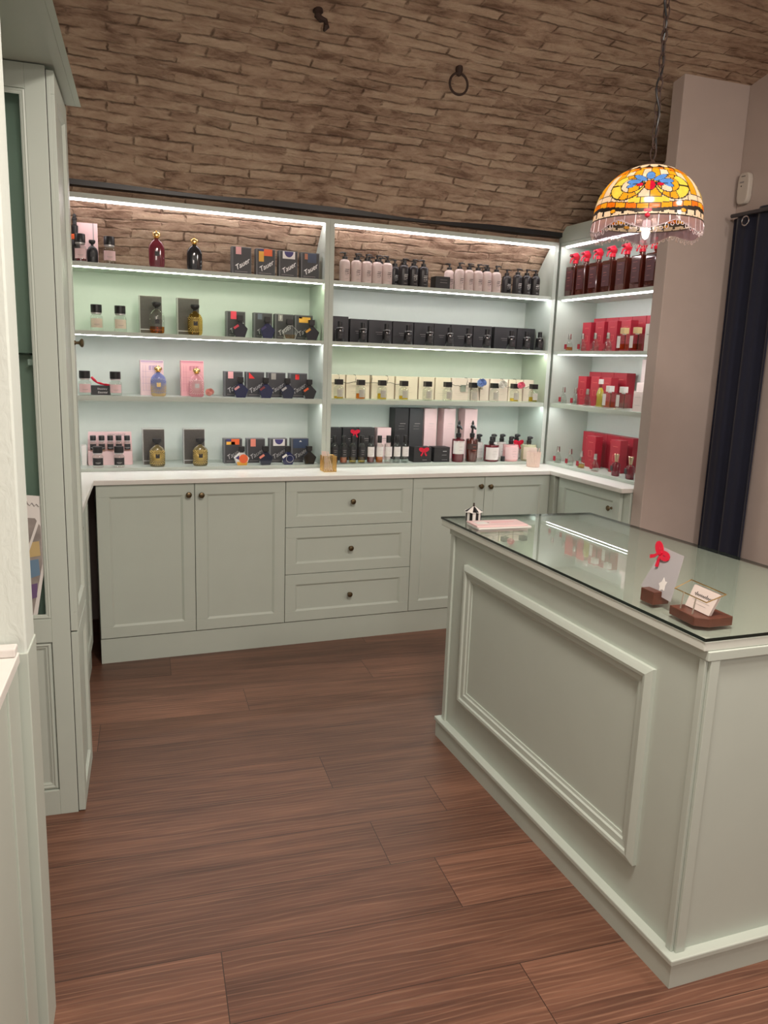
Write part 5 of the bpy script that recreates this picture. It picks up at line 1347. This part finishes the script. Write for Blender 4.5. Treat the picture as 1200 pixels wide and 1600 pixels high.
for i, y in enumerate([3.361, 3.245]):
    inst('rdb', redbottle(.056, .119), (2.67, y, zD), SIDE, 'cherry red bottle with flared champagne cap, %s' % ('left one' if i == 0 else 'the one at the partition'), 'perfume bottle', 'cherry red bottles')

# ------------------------------------------------ on the island
ZI = .8897
def carousel():
    r = root('striped_tent_box'); n = 16; mb = MB(); R_ = .030; vs = []; fs = []
    for z in (0, .036):
        for i in range(n): a = 2*PI*(i+.5)/n; vs.append((R_*math.cos(a), R_*math.sin(a), z))
    mb.mats = [WHITE, BLACK]; mb.v = vs
    for i in range(n): k = (i+1) % n; mb.f.append((i, k, n+k, n+i)); mb.mi.append(i % 2)
    mb.f.append(tuple(range(n))); mb.mi.append(0); mb.f.append(tuple(range(n, 2*n))); mb.mi.append(0); mb.obj('striped_drum', r)
    mb = MB(); mb.mats = [WHITE, BLACK]; mb.v = [(.036*math.cos(2*PI*(i+.5)/n), .036*math.sin(2*PI*(i+.5)/n), .036 if i % 2 else .033) for i in range(n)]+[(.012*math.cos(2*PI*(i+.5)/n), .012*math.sin(2*PI*(i+.5)/n), .050) for i in range(n)]+[(0, 0, .056)]
    for i in range(n):
        k = (i+1) % n; mb.f.append((i, k, n+k, n+i)); mb.mi.append((i//2) % 2); mb.f.append((n+i, n+k, 2*n)); mb.mi.append((i//2) % 2)
    mb.f.append(tuple(range(n))); mb.mi.append(0); mb.obj('tent_roof', r)
    MB().lathe([(.002, .054), (.0045, .058), (.002, .061), (.004, .064), (.001, .068)], IRON, 10).obj('finial', r, smooth=True)
    return r
inst('carousel', carousel, (1.375, 2.535, ZI), 0, 'small black and white striped tent-shaped box on the far end of the glass top', 'trinket box')
def booklet(w_, d, t, mt, marks):
    def f():
        r = root('booklet'); MB().box(-w_/2, w_/2, -d/2, d/2, 0, t, mt).obj('cover', r)
        mb = MB()
        for x0, x1, y0, y1, m_ in marks: mb.box(x0*w_, x1*w_, y0*d, y1*d, t, t+.0004, m_)
        mb.obj('print', r); return r
    return f
inst('bk1', booklet(.215, .098, .005, WHITE, [(-.2, .2, -.1, 0, PINKC)]), (1.425, 2.425, ZI), -.03, 'white booklet under the pink one on the glass top', 'booklet')
inst('bk2', booklet(.205, .095, .005, PINKC, [(-.42, -.2, -.2, .3, WHITE), (-.1, .35, .05, .15, PINKM), (-.18, -.15, .0, .1, GREYINK)]), (1.420, 2.432, ZI+.0056), -.06, 'pink booklet lying on top of a white one before the striped box', 'booklet')
# wooden stand with a card and a red bow, long side along the counter edge, facing -X
def wstand():
    r = root('card_stand')
    mb = MB(); mb.prism([(-.020, 0), (.030, 0), (.030, .018), (.006, .018), (.006, .034), (-.020, .034)], -.024, .024, BROWNWOOD, 'x'); mb.obj('wood_block', r, bevel=.0015); return r
st = inst('wstand', wstand, (1.345, 1.500, ZI), SIDE, 'small notched walnut block holding the card with the bow', 'card stand')
cd = root('greeting_card', (1.3535, 1.500, ZI+.0185), SIDE-.12, 'pale lilac card with a red bow leaning on the notched walnut block', 'card')
LIL = mat('lilac_paper', (.40, .385, .40), .4)
cb = MB(); cb.prism([(-.070, .004), (.062, -.0), (.048, .118), (-.038, .120)], -.0006, .0006, LIL, 'y'); k_ = cb.obj('card_sheet', cd); k_.rotation_euler = (-.30, .0, 0)
bq = bow(cd, (-.032, .0255, .100), .046, rz=0); bq.rotation_euler = (-.30, .55, 0)
bars([(-.016, .010, .082, .0835), (-.024, .018, .070, .0712), (-.012, .014, .064, .065)], GREYINK, .0, cd).rotation_euler = (-.30, 0, 0)
mb = MB(); mb.prism([(.012+.016*math.cos(2*PI*i/10)*(1 if i % 2 else .6), .030+.020*math.sin(2*PI*i/10)*(1 if i % 2 else .6)) for i in range(10)], -.0014, -.0007, WHITE, 'y'); o = mb.obj('flower_print', cd); o.rotation_euler = (-.30, 0, 0)
# business card holder
hd = root('card_holder', (1.362, 1.355, ZI), SIDE-.10, 'walnut card holder with gold wire at the near end of the glass top', 'card holder')
MB().prism([(-.052, -.048), (.040, -.048), (.058, -.020), (.052, .050), (-.052, .046)], 0, .022, BROWNWOOD).obj('wood_base', hd, bevel=.0015)
MB().tube([(-.058, -.034, .062), (.058, -.034, .062), (.062, .014, .080), (-.062, .014, .080)], .0016, GOLD, 6, True).obj('wire_loop', hd)
for x in (-.022, .022): MB().tube([(x, -.040, .023), (x, -.037, .045), (x, -.0345, .063)], .0019, mat('satin_silver_wire', (.62, .56, .48), .3, metal=.9), 6).obj('wire_post', hd)
def bcard(): 
    r = root('business_card'); q = [(-.043, 0), (.043, 0), (.045, .055), (-.045, .055)]
    MB().prism(q, -.0004, .0004, mat('card_stock', (.66, .58, .54), .5), 'y').obj('card_sheet', r); return r
for i in range(3):
    c_ = inst('bcard', bcard, (1.350+.0035*i+.0, 1.355, ZI+.0235), SIDE-.10, 'cream business card in the walnut holder, %s' % ['front one with handwriting', 'middle one', 'back one'][i], 'business card', 'business cards in the walnut holder')
    c_.rotation_euler = (-.42, 0, SIDE-.10); 
    if i == 0: HC = c_
HL = root('handwritten_note', (1.3485, 1.355, ZI+.0235), SIDE-.10, 'lettered front card of the walnut holder', 'card')
bpy.data.objects.remove(HL)
sq = [(-.030+.060*k/34, -.0010, .036+.0045*math.sin(k*1.9)*(1.5 if k in (3, 4, 15, 24, 25) else .7)) for k in range(35)]
MB().tube(sq, .0007, DARKINK, 4).obj('handwriting', HC); bars([(-.030, .030, .022, .0228), (-.020, .022, .014, .0146)], GREYINK, -.0005, HC)
